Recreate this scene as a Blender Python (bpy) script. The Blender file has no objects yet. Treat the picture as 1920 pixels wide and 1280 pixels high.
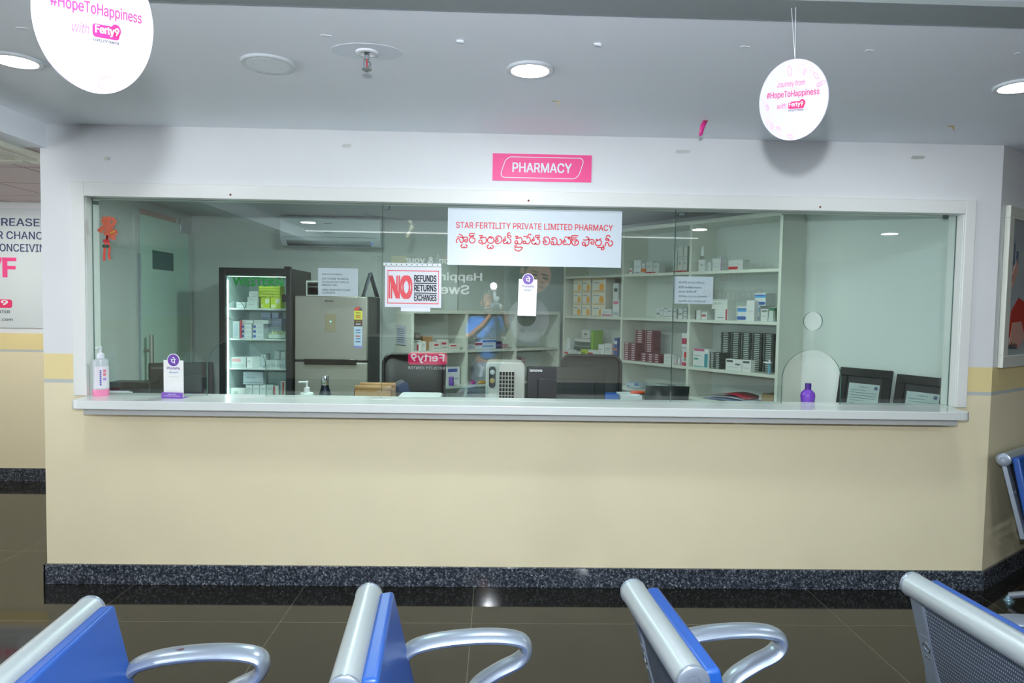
import bpy, bmesh, math, random
from mathutils import Vector, Matrix
rnd = random.Random(7)
SC = bpy.context.scene
COL = SC.collection
PI = math.pi

# ------------------------------------------------------------------ camera, world, light, exposure
CAM = Vector((0.0, -3.84, 1.60))
YAW, PITCH, ROLL, FPX = math.radians(1.39), math.radians(2.89), math.radians(0.966), 1280.0
_f = Vector((math.sin(YAW) * math.cos(PITCH), math.cos(YAW) * math.cos(PITCH), -math.sin(PITCH)))
_r0 = Vector((math.cos(YAW), -math.sin(YAW), 0)); _u0 = _r0.cross(_f)
CR = _r0 * math.cos(ROLL) + _u0 * math.sin(ROLL)
CU = _u0 * math.cos(ROLL) - _r0 * math.sin(ROLL)
CF = _f
cd = bpy.data.cameras.new('camera'); cam = bpy.data.objects.new('camera', cd); COL.objects.link(cam)
cd.sensor_width = 36.0; cd.lens = 24.0; cd.clip_start = 0.01
cam.matrix_world = Matrix.Translation(CAM) @ Matrix((CR, CU, -CF)).transposed().to_4x4()
SC.camera = cam
W = bpy.data.worlds.new('world'); SC.world = W; W.use_nodes = True
WORLD_LOW, WORLD_UP = 5.0, 1.0            # added fill through the wall_left gap, stronger from below to lift the ceiling
_nt = W.node_tree; _bg = _nt.nodes['Background']
_tc = _nt.nodes.new('ShaderNodeTexCoord'); _sp = _nt.nodes.new('ShaderNodeSeparateXYZ'); _nt.links.new(_tc.outputs['Generated'], _sp.inputs[0])
_mr = _nt.nodes.new('ShaderNodeMapRange'); _mr.inputs[1].default_value = -0.03; _mr.inputs[2].default_value = 0.03; _mr.inputs[3].default_value = WORLD_LOW; _mr.inputs[4].default_value = WORLD_UP
_nt.links.new(_sp.outputs['Z'], _mr.inputs[0]); _nt.links.new(_mr.outputs[0], _bg.inputs[1])
_bg.inputs[0].default_value = (0.90, 0.95, 1.0, 1)
vs = SC.view_settings
vs.view_transform = 'Standard'; vs.look = 'None'; vs.gamma = 1.0; vs.use_curve_mapping = False
vs.exposure = 0.1
cy = SC.cycles
cy.use_denoising = True
cy.max_bounces = 8; cy.diffuse_bounces = 4; cy.glossy_bounces = 4; cy.transmission_bounces = 4; cy.transparent_max_bounces = 16
cy.caustics_reflective = False; cy.caustics_refractive = False
cy.sample_clamp_indirect = 6.0

def area(name, loc, rot, size, power, color=(1, 1, 1), shape='DISK', size_y=None, spread=None):
    l = bpy.data.lights.new(name, 'AREA'); l.energy = power; l.color = color; l.shape = shape; l.size = size
    if size_y: l.size_y = size_y
    if spread: l.spread = spread
    o = bpy.data.objects.new(name, l); COL.objects.link(o); o.location = loc; o.rotation_euler = rot
    return o
FLASH_P, DOWN_P, REAR_P, INNER_P, CORR_P = 225.0, 8.5, 22.0, 10.0, 14.0
COOL = (0.86, 0.95, 1.0)
fl = bpy.data.lights.new('flash_light', 'POINT'); fl.energy = FLASH_P; fl.color = (0.9, 0.95, 1.0); fl.shadow_soft_size = 0.032
flo = bpy.data.objects.new('flash_light', fl); COL.objects.link(flo); flo.location = (-0.03, -3.86, 1.835)
ZC, ZL, ZI = 2.557, 2.43, 2.365            # ceilings: hall, left strip, pharmacy
HALL_LIGHTS = [(-1.98, -1.22), (0.155, -1.0), (2.18, -0.86)]
REAR_LIGHTS = [(-2.21, -4.13), (2.38, -4.07), (4.68, -4.13), (-0.4, -7.0), (1.5, -7.0)]  # last two are unseen, added to brighten the rear hall
for (x, y), k in zip(HALL_LIGHTS, (0.8, 1.5, 0.65)):
    area('downlight_lamp', (x, y, ZC - 0.013), (0, 0, 0), 0.16, DOWN_P * k, COOL)
for i, (x, y) in enumerate(REAR_LIGHTS):
    area('downlight_lamp', (x, y, ZC - 0.013), (0, 0, 0), 0.16, REAR_P * (4.0 if y < -6 else 1.0), COOL)
area('downlight_lamp', (-0.05, -3.45, ZC - 0.013), (math.radians(-36), 0, 0), 0.16, 280.0, COOL, spread=math.radians(80))  # unseen lamp added to light the photographer's face
for x, y, k in ((-0.95, 0.75, 2.4), (0.1, 0.6, 0.55), (1.4, 0.45, 0.4)):
    area('pharmacy_fill_lamp', (x, y, ZI - 0.013), (0, 0, 0), 0.16, INNER_P * k, (0.84, 1.0, 0.95))  # unseen lamps added to brighten the pharmacy interior
for x, y in ((-4.1, -0.6), (-4.1, 1.3)):
    area('corridor_lamp', (x, y, ZL - 0.013), (0, 0, 0), 0.16, CORR_P, (1.0, 0.98, 0.92))

# ------------------------------------------------------------------ helpers
def ray(px, py):
    return (CF + CR * ((px - 960) / FPX) + CU * ((640 - py) / FPX))
def at(px, py, Y):
    d = ray(px, py); return CAM + d * ((Y - CAM.y) / d.y)
def onz(px, py, z):
    d = ray(px, py); return CAM + d * ((z - CAM.z) / d.z)
def onplane(px, py, p, n):
    d = ray(px, py); p = Vector(p); n = Vector(n); return CAM + d * ((p - CAM).dot(n) / d.dot(n))

def lin(h):
    if not isinstance(h, str): return tuple(h)
    h = h.lstrip('#'); v = [int(h[i:i + 2], 16) / 255 for i in (0, 2, 4)]
    return tuple(c / 12.92 if c <= 0.04045 else ((c + 0.055) / 1.055) ** 2.4 for c in v)
_M = {}
def mat(col, rough=0.5, metal=0.0, spec=0.5, emit=0.0, var=0.05, scale=30.0, coat=0.0, bump=0.0, trans=0.0):
    key = (col if isinstance(col, str) else tuple(col), rough, metal, spec, emit, var, scale, coat, bump, trans)
    if key in _M: return _M[key]
    m = bpy.data.materials.new('paint'); m.use_nodes = True; nt = m.node_tree; b = nt.nodes['Principled BSDF']
    c = lin(col)
    b.inputs['Roughness'].default_value = rough; b.inputs['Metallic'].default_value = metal
    b.inputs['Specular IOR Level'].default_value = spec; b.inputs['Coat Weight'].default_value = coat
    b.inputs['Transmission Weight'].default_value = trans
    n = nt.nodes.new('ShaderNodeTexNoise'); n.inputs['Scale'].default_value = scale; n.inputs['Detail'].default_value = 3
    tc = nt.nodes.new('ShaderNodeTexCoord'); nt.links.new(tc.outputs['Object'], n.inputs['Vector'])
    mx = nt.nodes.new('ShaderNodeMix'); mx.data_type = 'RGBA'
    mx.inputs[6].default_value = tuple(x * (1 - var) for x in c) + (1,); mx.inputs[7].default_value = tuple(min(1, x * (1 + var)) for x in c) + (1,)
    nt.links.new(n.outputs['Fac'], mx.inputs[0]); nt.links.new(mx.outputs[2], b.inputs['Base Color'])
    if emit:
        b.inputs['Emission Color'].default_value = c + (1,); b.inputs['Emission Strength'].default_value = emit
    if bump:
        bp = nt.nodes.new('ShaderNodeBump'); bp.inputs['Strength'].default_value = bump; bp.inputs['Distance'].default_value = 0.002
        nt.links.new(n.outputs['Fac'], bp.inputs['Height']); nt.links.new(bp.outputs['Normal'], b.inputs['Normal'])
    _M[key] = m; return m

def nodes(name):
    m = bpy.data.materials.new(name); m.use_nodes = True; return m, m.node_tree, m.node_tree.nodes['Principled BSDF']

def glass_mat(tint, f0, name='glass'):
    m = bpy.data.materials.new(name); m.use_nodes = True; nt = m.node_tree; nt.nodes.clear()
    out = nt.nodes.new('ShaderNodeOutputMaterial'); tr = nt.nodes.new('ShaderNodeBsdfTransparent'); gl = nt.nodes.new('ShaderNodeBsdfGlossy')
    tr.inputs[0].default_value = tint + (1,); gl.inputs[0].default_value = (1, 1, 1, 1); gl.inputs['Roughness'].default_value = 0.0
    g = nt.nodes.new('ShaderNodeNewGeometry'); d = nt.nodes.new('ShaderNodeVectorMath'); d.operation = 'DOT_PRODUCT'
    nt.links.new(g.outputs['Normal'], d.inputs[0]); nt.links.new(g.outputs['Incoming'], d.inputs[1])
    def mth(op, a, b):
        x = nt.nodes.new('ShaderNodeMath'); x.operation = op
        for i, v in enumerate((a, b)):
            if v is None: continue
            if isinstance(v, (int, float)): x.inputs[i].default_value = v
            else: nt.links.new(v, x.inputs[i])
        return x.outputs[0]
    a = mth('ABSOLUTE', d.outputs['Value'], None); p = mth('POWER', mth('SUBTRACT', 1.0, a), 5.0)
    F = mth('ADD', mth('MULTIPLY', p, 1 - f0), f0)
    mx = nt.nodes.new('ShaderNodeMixShader'); nt.links.new(F, mx.inputs[0]); nt.links.new(tr.outputs[0], mx.inputs[1]); nt.links.new(gl.outputs[0], mx.inputs[2])
    nt.links.new(mx.outputs[0], out.inputs[0]); return m

def set_smooth(me, ang=35):
    me.polygons.foreach_set('use_smooth', [True] * len(me.polygons))
    me.set_sharp_from_angle(angle=math.radians(ang))

RX = Matrix.Rotation(PI / 2, 4, 'X')       # prints that face -Y: local x -> X, local y -> Z
def T(x=0, y=0, z=0): return Matrix.Translation((x, y, z))

try:
    import os
    FONT = bpy.data.fonts.load(os.path.join(bpy.utils.system_resource('DATAFILES'), 'fonts', 'Inter.woff2'))
except Exception:
    FONT = None
import numpy as np
from mathutils import geometry as geo
def text_mesh(body, bold=0.0, align='CENTER', lsp=1.0, shear=0.0, serif=False, space=1.0):
    """flat triangles of a text (outlines filled by winding number, so that overlapping strokes stay one face): points, triangles"""
    cu = bpy.data.curves.new('t', 'FONT'); cu.body = body; cu.align_x = align; cu.space_line = lsp; cu.shear = shear
    cu.space_character = space; cu.resolution_u = 3; cu.fill_mode = 'NONE'
    if FONT and not serif and body.isascii(): cu.font = FONT
    o = bpy.data.objects.new('t', cu); COL.objects.link(o)
    bpy.context.view_layer.update()
    me = bpy.data.meshes.new_from_object(o.evaluated_get(bpy.context.evaluated_depsgraph_get()))
    bpy.data.objects.remove(o); bpy.data.curves.remove(cu)
    P = [Vector((v.co.x, v.co.y)) for v in me.vertices]; E_ = [tuple(e.vertices) for e in me.edges]; bpy.data.meshes.remove(me)
    if not P: return [], []
    nxt = {}                                                     # walk every outline once, in its own direction
    for a, b in E_: nxt.setdefault(a, []).append(b); nxt.setdefault(b, []).append(a)
    seen = set(); D = []
    for a in range(len(P)):
        if a in seen or a not in nxt: continue
        loop = [a]; seen.add(a); cur = (a + 1) if (a + 1) in nxt[a] else nxt[a][0]
        while cur not in seen:
            loop.append(cur); seen.add(cur); q = [k for k in nxt[cur] if k not in seen]
            if not q: break
            cur = q[0]
        D += [(loop[k], loop[(k + 1) % len(loop)]) for k in range(len(loop))]
    V, _, Fc, _, _, _ = geo.delaunay_2d_cdt(P, E_, [], 0, 1e-6)
    A = np.array([P[a][:] for a, b in D]); B = np.array([P[b][:] for a, b in D]); keep = []
    for f in Fc:
        c = (V[f[0]] + V[f[1]] + V[f[2]]) / 3
        up = (A[:, 1] <= c.y) & (B[:, 1] > c.y); dn = (A[:, 1] > c.y) & (B[:, 1] <= c.y)
        side = (B[:, 0] - A[:, 0]) * (c.y - A[:, 1]) - (c.x - A[:, 0]) * (B[:, 1] - A[:, 1])
        if int((up & (side > 0)).sum()) - int((dn & (side < 0)).sum()) != 0: keep.append(tuple(f))
    return [(v.x, v.y) for v in V], keep

class G:
    def __init__(s): s.v = []; s.f = []; s.m = []
    def add(s, vs_, fs_, mi=0, M=None):
        b = len(s.v)
        for p in vs_:
            p = Vector(p); s.v.append(M @ p if M is not None else p)
        for f in fs_: s.f.append([b + i for i in f]); s.m.append(mi)
        return s
    def box(s, x0, x1, y0, y1, z0, z1, mi=0, M=None):
        x0, x1 = min(x0, x1), max(x0, x1); y0, y1 = min(y0, y1), max(y0, y1); z0, z1 = min(z0, z1), max(z0, z1)
        p = [(x0, y0, z0), (x1, y0, z0), (x1, y1, z0), (x0, y1, z0), (x0, y0, z1), (x1, y0, z1), (x1, y1, z1), (x0, y1, z1)]
        return s.add(p, [(0, 3, 2, 1), (4, 5, 6, 7), (0, 1, 5, 4), (1, 2, 6, 5), (2, 3, 7, 6), (3, 0, 4, 7)], mi, M)
    def prism(s, pts, z0, z1, mi=0, M=None, ms=None):      # 2-D outline (ccw) in local xy, extruded along local z
        n = len(pts); p = [(x, y, z0) for x, y in pts] + [(x, y, z1) for x, y in pts]
        s.add(p, [tuple(range(n))[::-1], tuple(range(n, 2 * n))], mi, M)
        b = len(s.v) - 2 * n
        for i in range(n):
            j = (i + 1) % n; s.f.append([b + i, b + j, b + n + j, b + n + i]); s.m.append(mi if ms is None else ms)
        return s
    def quad(s, x0, x1, y0, y1, z=0, mi=0, M=None):
        return s.add([(x0, y0, z), (x1, y0, z), (x1, y1, z), (x0, y1, z)], [(0, 1, 2, 3)], mi, M)
    def lathe(s, prof, n=24, mi=0, M=None, mfun=None):
        p = []; f = []
        for r, z in prof:
            for i in range(n):
                a = 2 * PI * i / n; p.append((r * math.cos(a), r * math.sin(a), z))
        b = len(s.v); s.add(p, [], mi, M)
        for k in range(len(prof) - 1):
            for i in range(n):
                j = (i + 1) % n
                s.f.append([b + k * n + i, b + k * n + j, b + (k + 1) * n + j, b + (k + 1) * n + i]); s.m.append(mi if mfun is None else mfun(k))
        if prof[0][0] > 1e-6: s.f.append([b + i for i in range(n)][::-1]); s.m.append(mi if mfun is None else mfun(0))
        if prof[-1][0] > 1e-6: s.f.append([b + (len(prof) - 1) * n + i for i in range(n)]); s.m.append(mi if mfun is None else mfun(len(prof) - 2))
        return s
    def cyl(s, p0, p1, r0, r1=None, n=16, mi=0):
        p0, p1 = Vector(p0), Vector(p1); d = p1 - p0
        M = T(*p0) @ d.to_track_quat('Z', 'Y').to_matrix().to_4x4()
        return s.lathe([(r0, 0), (r0 if r1 is None else r1, d.length)], n, mi, M)
    def tube(s, pts, r, n=10, mi=0, closed=False, ry=None, side=None):
        pts = [Vector(p) for p in pts]; N = len(pts); b = len(s.v); ry = ry or r
        for k, p in enumerate(pts):
            if closed: t = pts[(k + 1) % N] - pts[(k - 1) % N]
            else: t = pts[min(k + 1, N - 1)] - pts[max(k - 1, 0)]
            t.normalize(); sd = Vector(side) if side else (Vector((0, 0, 1)) if abs(t.z) < .9 else Vector((1, 0, 0)))
            a = (sd - t * sd.dot(t)).normalized(); c = t.cross(a)
            for i in range(n):
                w = 2 * PI * i / n; s.v.append(p + a * (ry * math.cos(w)) + c * (r * math.sin(w)))
        for k in range(N if closed else N - 1):
            k2 = (k + 1) % N
            for i in range(n):
                j = (i + 1) % n; s.f.append([b + k * n + i, b + k * n + j, b + k2 * n + j, b + k2 * n + i]); s.m.append(mi)
        if not closed:
            s.f.append([b + i for i in range(n)][::-1]); s.m.append(mi); s.f.append([b + (N - 1) * n + i for i in range(n)]); s.m.append(mi)
        return s
    def ball(s, c, r, mi=0, n=14, sc=(1, 1, 1)):
        prof = [(r * math.sin(PI * k / 10), -r * math.cos(PI * k / 10)) for k in range(11)]
        prof[0] = (0, -r); prof[-1] = (0, r)
        return s.lathe(prof, n, mi, T(*c) @ Matrix.Diagonal((sc[0], sc[1], sc[2], 1)))
    def text(s, body, M, w=None, h=None, mi=0, ax=0.5, ay=0.5, **k):   # fitted to w x h, anchored at fraction ax, ay
        tv, tf = text_mesh(body, **k)
        xs = [tv[i][0] for f in tf for i in f]; ys = [tv[i][1] for f in tf for i in f]
        if not xs: return s
        x0, x1, y0, y1 = min(xs), max(xs), min(ys), max(ys)
        bd = max(0.0, k.get('bold', 0.0)); x0 -= bd; x1 += bd; y0 -= bd; y1 += bd
        sx = w / (x1 - x0) if w else None; sy = h / (y1 - y0) if h else sx; sx = sx or sy
        for kk, (ox, oy) in enumerate([(0, 0)] if bd == 0 else [(-bd, -bd * .6), (bd, -bd * .6), (-bd, bd * .6), (bd, bd * .6)]):    # heavier strokes
            p = [((x + ox - x0 - (x1 - x0) * ax) * sx, (y + oy - y0 - (y1 - y0) * ay) * sy, kk * .00015) for x, y in tv]
            s.add(p, tf, mi, M)
        return s
    def ribbon(s, pts, w, M=None, mi=0, closed=False, smooth=True):    # flat stroke in local xy
        pts = [Vector((p[0], p[1])) for p in pts]
        if smooth and len(pts) > 2:
            q = []; N = len(pts)
            for i in range(N - (0 if closed else 1)):
                g = (lambda k: pts[k % N]) if closed else (lambda k: pts[max(0, min(N - 1, k))])
                p0, p1, p2, p3 = g(i - 1), g(i), g(i + 1), g(i + 2)
                for j in range(4):
                    t = j / 4; q.append(0.5 * ((2 * p1) + (p2 - p0) * t + (2 * p0 - 5 * p1 + 4 * p2 - p3) * t * t + (3 * p1 - p0 - 3 * p2 + p3) * t ** 3))
            if not closed: q.append(pts[-1])
            pts = q
        N = len(pts); L = []
        for k in range(N):
            if closed: t = pts[(k + 1) % N] - pts[k - 1]
            else: t = pts[min(k + 1, N - 1)] - pts[max(k - 1, 0)]
            if t.length < 1e-9: t = Vector((1, 0))
            t.normalize(); nn = Vector((-t.y, t.x)) * (w / 2)
            L += [(pts[k].x + nn.x, pts[k].y + nn.y, 0), (pts[k].x - nn.x, pts[k].y - nn.y, 0)]
        F = [(2 * k + 1, 2 * k + 3, 2 * k + 2, 2 * k) for k in range(N - 1)]
        if closed: F.append((2 * N - 1, 1, 0, 2 * N - 2))
        s.add(L, F, mi, M); return s
    def build(s, name, mats, parent=None, bevel=0, seg=2, smooth=35, loc=None, kind=None):
        me = bpy.data.meshes.new(name); me.from_pydata([tuple(v) for v in s.v], [], s.f)
        for m in (mats if isinstance(mats, (list, tuple)) else [mats]): me.materials.append(m)
        me.polygons.foreach_set('material_index', s.m); me.update()
        if smooth: set_smooth(me, smooth)
        o = bpy.data.objects.new(name, me); COL.objects.link(o)
        if parent: o.parent = parent
        if loc is not None: o.location = loc
        if bevel:
            b = o.modifiers.new('bevel', 'BEVEL'); b.width = bevel; b.segments = seg; b.limit_method = 'ANGLE'; b.angle_limit = math.radians(40); b.harden_normals = False
        if kind: o['kind'] = kind
        return o

def tag(o, label=None, cat=None, group=None, kind=None):
    if label: o['label'] = label
    if cat: o['category'] = cat
    if group: o['group'] = group
    if kind: o['kind'] = kind
    return o
def thing(name, label, cat, loc=(0, 0, 0), rz=0.0, group=None, M=None):
    o = bpy.data.objects.new(name, None); COL.objects.link(o); o.empty_display_size = 0.05
    if M is not None: o.matrix_world = M
    else: o.location = loc; o.rotation_euler = (0, 0, rz)
    return tag(o, label, cat, group)
def copy_tree(o, parent=None):
    c = o.copy(); COL.objects.link(c)
    if parent: c.parent = parent; c.matrix_parent_inverse = o.matrix_parent_inverse.copy()
    for ch in list(o.children): copy_tree(ch, c)
    return c
def struct(g, name, mats, **k):
    o = g.build(name, mats, **k); o['kind'] = 'structure'; return o
def rrect(w, h, r, n=5, cx=0, cy=0):
    p = []
    for (sx, sy, a0) in ((1, 1, 0), (-1, 1, 90), (-1, -1, 180), (1, -1, 270)):
        for i in range(n + 1):
            a = math.radians(a0 + 90 * i / n); p.append((cx + sx * (w / 2 - r) + r * math.cos(a), cy + sy * (h / 2 - r) + r * math.sin(a)))
    return p
def circ(cx, cy, r, n=24, a0=0, a1=360):
    return [(cx + r * math.cos(math.radians(a0 + (a1 - a0) * i / n)), cy + r * math.sin(math.radians(a0 + (a1 - a0) * i / n))) for i in range(n if a1 - a0 == 360 else n + 1)]

# ------------------------------------------------------------------ setting materials
def wall_paint():
    m, nt, b = nodes('wall_paint'); L = nt.links.new
    g = nt.nodes.new('ShaderNodeNewGeometry'); sp = nt.nodes.new('ShaderNodeSeparateXYZ'); L(g.outputs['Position'], sp.inputs[0])
    cr = nt.nodes.new('ShaderNodeValToRGB'); cr.color_ramp.interpolation = 'CONSTANT'
    mp = nt.nodes.new('ShaderNodeMath'); mp.operation = 'DIVIDE'; mp.inputs[1].default_value = 2.6; L(sp.outputs['Z'], mp.inputs[0]); L(mp.outputs[0], cr.inputs[0])
    e = cr.color_ramp.elements; e[0].position = 0; e[0].color = lin('#efe5c2') + (1,); e[1].position = 1.129 / 2.6; e[1].color = lin('#c3c9c4') + (1,)
    for z, c in ((1.153, '#efdea2'), (1.29, '#e6e9ea')):
        q = e.new(z / 2.6); q.color = lin(c) + (1,)
    n = nt.nodes.new('ShaderNodeTexNoise'); n.inputs['Scale'].default_value = 3.0; n.inputs['Detail'].default_value = 5; L(g.outputs['Position'], n.inputs['Vector'])
    mr = nt.nodes.new('ShaderNodeMapRange'); mr.inputs[3].default_value = 0.95; mr.inputs[4].default_value = 1.03; L(n.outputs['Fac'], mr.inputs[0])
    mx = nt.nodes.new('ShaderNodeMix'); mx.data_type = 'RGBA'; mx.blend_type = 'MULTIPLY'; mx.inputs[0].default_value = 1
    L(cr.outputs[0], mx.inputs[6]); L(mr.outputs[0], mx.inputs[7]); L(mx.outputs[2], b.inputs['Base Color'])
    b.inputs['Roughness'].default_value = 0.45; b.inputs['Specular IOR Level'].default_value = 0.3
    return m
def granite():
    m, nt, b = nodes('granite'); L = nt.links.new
    g = nt.nodes.new('ShaderNodeNewGeometry')
    n = nt.nodes.new('ShaderNodeTexNoise'); n.inputs['Scale'].default_value = 95; n.inputs['Detail'].default_value = 4; n.inputs['Roughness'].default_value = .7; L(g.outputs['Position'], n.inputs['Vector'])
    cr = nt.nodes.new('ShaderNodeValToRGB'); e = cr.color_ramp.elements
    e[0].position = .42; e[0].color = lin('#23282e') + (1,); e[1].position = .72; e[1].color = lin('#c3c8d0') + (1,)
    q = e.new(.56); q.color = lin('#4b515b') + (1,)
    L(n.outputs['Fac'], cr.inputs[0]); L(cr.outputs[0], b.inputs['Base Color']); b.inputs['Roughness'].default_value = .05
    return m
def floor_tile():
    m, nt, b = nodes('floor_tile'); L = nt.links.new
    g = nt.nodes.new('ShaderNodeNewGeometry'); mp = nt.nodes.new('ShaderNodeMapping'); L(g.outputs['Position'], mp.inputs['Vector'])
    mp.inputs['Location'].default_value = (0.10, 0.46, 0)
    br = nt.nodes.new('ShaderNodeTexBrick'); L(mp.outputs[0], br.inputs['Vector'])
    br.offset = 0; br.inputs['Scale'].default_value = 1; br.inputs['Brick Width'].default_value = .96; br.inputs['Row Height'].default_value = .96
    br.inputs['Mortar Size'].default_value = .0022; br.inputs['Mortar Smooth'].default_value = 0.3; br.inputs['Bias'].default_value = 0
    br.inputs['Color1'].default_value = lin('#1f1e1a') + (1,); br.inputs['Color2'].default_value = lin('#1c1b17') + (1,); br.inputs['Mortar'].default_value = lin('#5f5c4e') + (1,)
    n = nt.nodes.new('ShaderNodeTexNoise'); n.inputs['Scale'].default_value = 2.2; n.inputs['Detail'].default_value = 8; n.inputs['Roughness'].default_value = .65; L(g.outputs['Position'], n.inputs['Vector'])
    w = nt.nodes.new('ShaderNodeTexNoise'); w.inputs['Scale'].default_value = 1.3; w.inputs['Detail'].default_value = 3; w.inputs['Distortion'].default_value = 2.5; L(g.outputs['Position'], w.inputs['Vector'])
    vr = nt.nodes.new('ShaderNodeValToRGB'); ve = vr.color_ramp.elements; ve[0].position = .495; ve[0].color = (0, 0, 0, 1); ve[1].position = .505; ve[1].color = (0, 0, 0, 1)
    q = ve.new(.5); q.color = (.16, .16, .16, 1); L(w.outputs['Fac'], vr.inputs[0])
    mr = nt.nodes.new('ShaderNodeMapRange'); mr.inputs[3].default_value = .8; mr.inputs[4].default_value = 1.2; L(n.outputs['Fac'], mr.inputs[0])
    mx = nt.nodes.new('ShaderNodeMix'); mx.data_type = 'RGBA'; mx.blend_type = 'MULTIPLY'; mx.inputs[0].default_value = 1
    L(br.outputs['Color'], mx.inputs[6]); L(mr.outputs[0], mx.inputs[7])
    m2 = nt.nodes.new('ShaderNodeMix'); m2.data_type = 'RGBA'; L(vr.outputs[0], m2.inputs[0]); L(mx.outputs[2], m2.inputs[6]); m2.inputs[7].default_value = lin('#5d5a4c') + (1,)
    L(m2.outputs[2], b.inputs['Base Color']); b.inputs['Roughness'].default_value = .06; b.inputs['Specular IOR Level'].default_value = .5
    return m
def tile_ceiling():
    m, nt, b = nodes('ceiling_tile'); L = nt.links.new
    g = nt.nodes.new('ShaderNodeNewGeometry')
    br = nt.nodes.new('ShaderNodeTexBrick'); L(g.outputs['Position'], br.inputs['Vector']); br.offset = 0
    br.inputs['Scale'].default_value = 1; br.inputs['Brick Width'].default_value = .6; br.inputs['Row Height'].default_value = .6; br.inputs['Mortar Size'].default_value = .006
    br.inputs['Color1'].default_value = lin('#d8c8cb') + (1,); br.inputs['Color2'].default_value = lin('#d2c4c8') + (1,); br.inputs['Mortar'].default_value = lin('#5a5052') + (1,)
    L(br.outputs['Color'], b.inputs['Base Color']); b.inputs['Roughness'].default_value = .7
    return m
PAINT, GRANITE, FLOOR, TILEC = wall_paint(), granite(), floor_tile(), tile_ceiling()
CEIL = mat('#eef3f8', .6, spec=.3, var=.02, scale=2)
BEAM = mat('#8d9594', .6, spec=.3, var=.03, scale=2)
TRIM = mat('#e8eae6', .3, var=.02, scale=3)
INWALL = mat('#cfd8d4', .6, spec=.3, var=.03, scale=2)
LAM = mat('#d9ddd2', .35, var=.03, scale=4)        # shelving laminate
LAMBACK = mat('#cbd4cf', .4, var=.03, scale=4)
GLASS = glass_mat((.91, .95, .935), .065)
GEDGE = mat('#4d7068', .12, var=.1)
INK = mat('#20242a', .6)
BLACK = mat('#16181b', .45); BLACKG = mat('#101215', .2)
WHITE = mat('#e9edf2', .5, var=.02)
PAPER = mat('#e6e9f4', .8, spec=.2, var=.02)
SILVER = mat('#b9c2c7', .32, metal=.75, var=.04)
STEEL = mat('#b3b1aa', .34, metal=.7, var=.06, scale=5)
CHROME = mat('#d5d9dc', .12, metal=1.0)
PINK = mat('#fb4f96', .45, var=.02); PINKD = mat('#d81a5c', .45, var=.02)
RED = mat('#d8142e', .45, var=.02)
PURPLE = mat('#6a3aa8', .4, var=.03)

# ------------------------------------------------------------------ room shell
U = Vector((.577, -.817)).normalized(); N2 = Vector((-U.y, U.x))       # the building's turned grid: U along the right shelves, N2 away from them
g = G(); g.box(-7, 7.5, -10, 4.5, -.1, 0); struct(g, 'floor', FLOOR)
XL, XR = -2.506, 2.854
OPX0, OPX1, OPZ0, OPZ1 = -2.275, 2.652, .985, 2.18
g = G()
g.box(XL, OPX0, 0, .13, 0, ZC); g.box(OPX1, XR, 0, .13, 0, ZC); g.box(OPX0, OPX1, 0, .13, OPZ1, ZC); g.box(OPX0, OPX1, 0, .13, 0, OPZ0)
struct(g, 'wall_front', PAINT)
def wallseg(g, p, q, th, z0, z1):            # thickness to the left of p->q
    p, q = Vector(p), Vector(q); d = (q - p).normalized(); n = Vector((-d.y, d.x)) * th
    return g.prism([tuple(p), tuple(q), tuple(q + n), tuple(p + n)], z0, z1)
RW0 = Vector((XR, 0)); RWD = N2; RW1 = RW0 + RWD * 4.4
g = G(); wallseg(g, RW0 + RWD * .0, RW1, .12, 0, ZC); struct(g, 'wall_right', PAINT)
g = G(); g.box(-7, 7.5, -9.75, -9.6, 0, ZC); struct(g, 'wall_rear', mat('#cfc6b8', .6, var=.04, scale=2))
g = G(); g.box(-6.1, -6, -.9, 2.2, 0, ZC); g.box(-6.1, -6, -9.6, -6.0, 0, ZC); struct(g, 'wall_left', PAINT)  # gap left between the two pieces to let the added fill in
g = G(); g.box(6.4, 6.5, -9.6, 3.0, 0, ZC); struct(g, 'wall_far_right', mat('#5e5850', .6, var=.06, scale=3))
g = G(); g.box(-6.1, -2.79, 2.2, 2.32, 0, ZC); struct(g, 'wall_north', PAINT)
g = G(); g.box(-2.47, 7.5, -9.6, 4.5, ZC, ZC + .1); struct(g, 'ceiling', CEIL)
g = G(); g.box(-6.1, -2.47, -9.6, 2.3, ZL, ZC + .1); struct(g, 'ceiling_left', [TILEC, CEIL])
o = bpy.data.objects['ceiling_left']
for p in o.data.polygons:
    if p.normal.x > .9: p.material_index = 1
BZ = 2.54
# soffit strip of the left drop, plain paint next to the tiles
g = G(); g.box(-2.62, -2.468, -9.6, 0.0, ZL - .004, ZL + .02); struct(g, 'trim_4', CEIL)
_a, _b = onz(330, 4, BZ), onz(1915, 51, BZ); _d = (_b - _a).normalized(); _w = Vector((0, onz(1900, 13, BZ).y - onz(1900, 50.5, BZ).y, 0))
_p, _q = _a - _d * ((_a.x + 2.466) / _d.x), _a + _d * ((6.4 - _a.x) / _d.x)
g = G(); g.prism([(v.x, v.y) for v in (_p + _w, _q + _w, _q, _p)], BZ, ZC); struct(g, 'trim_2', BEAM)
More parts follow.
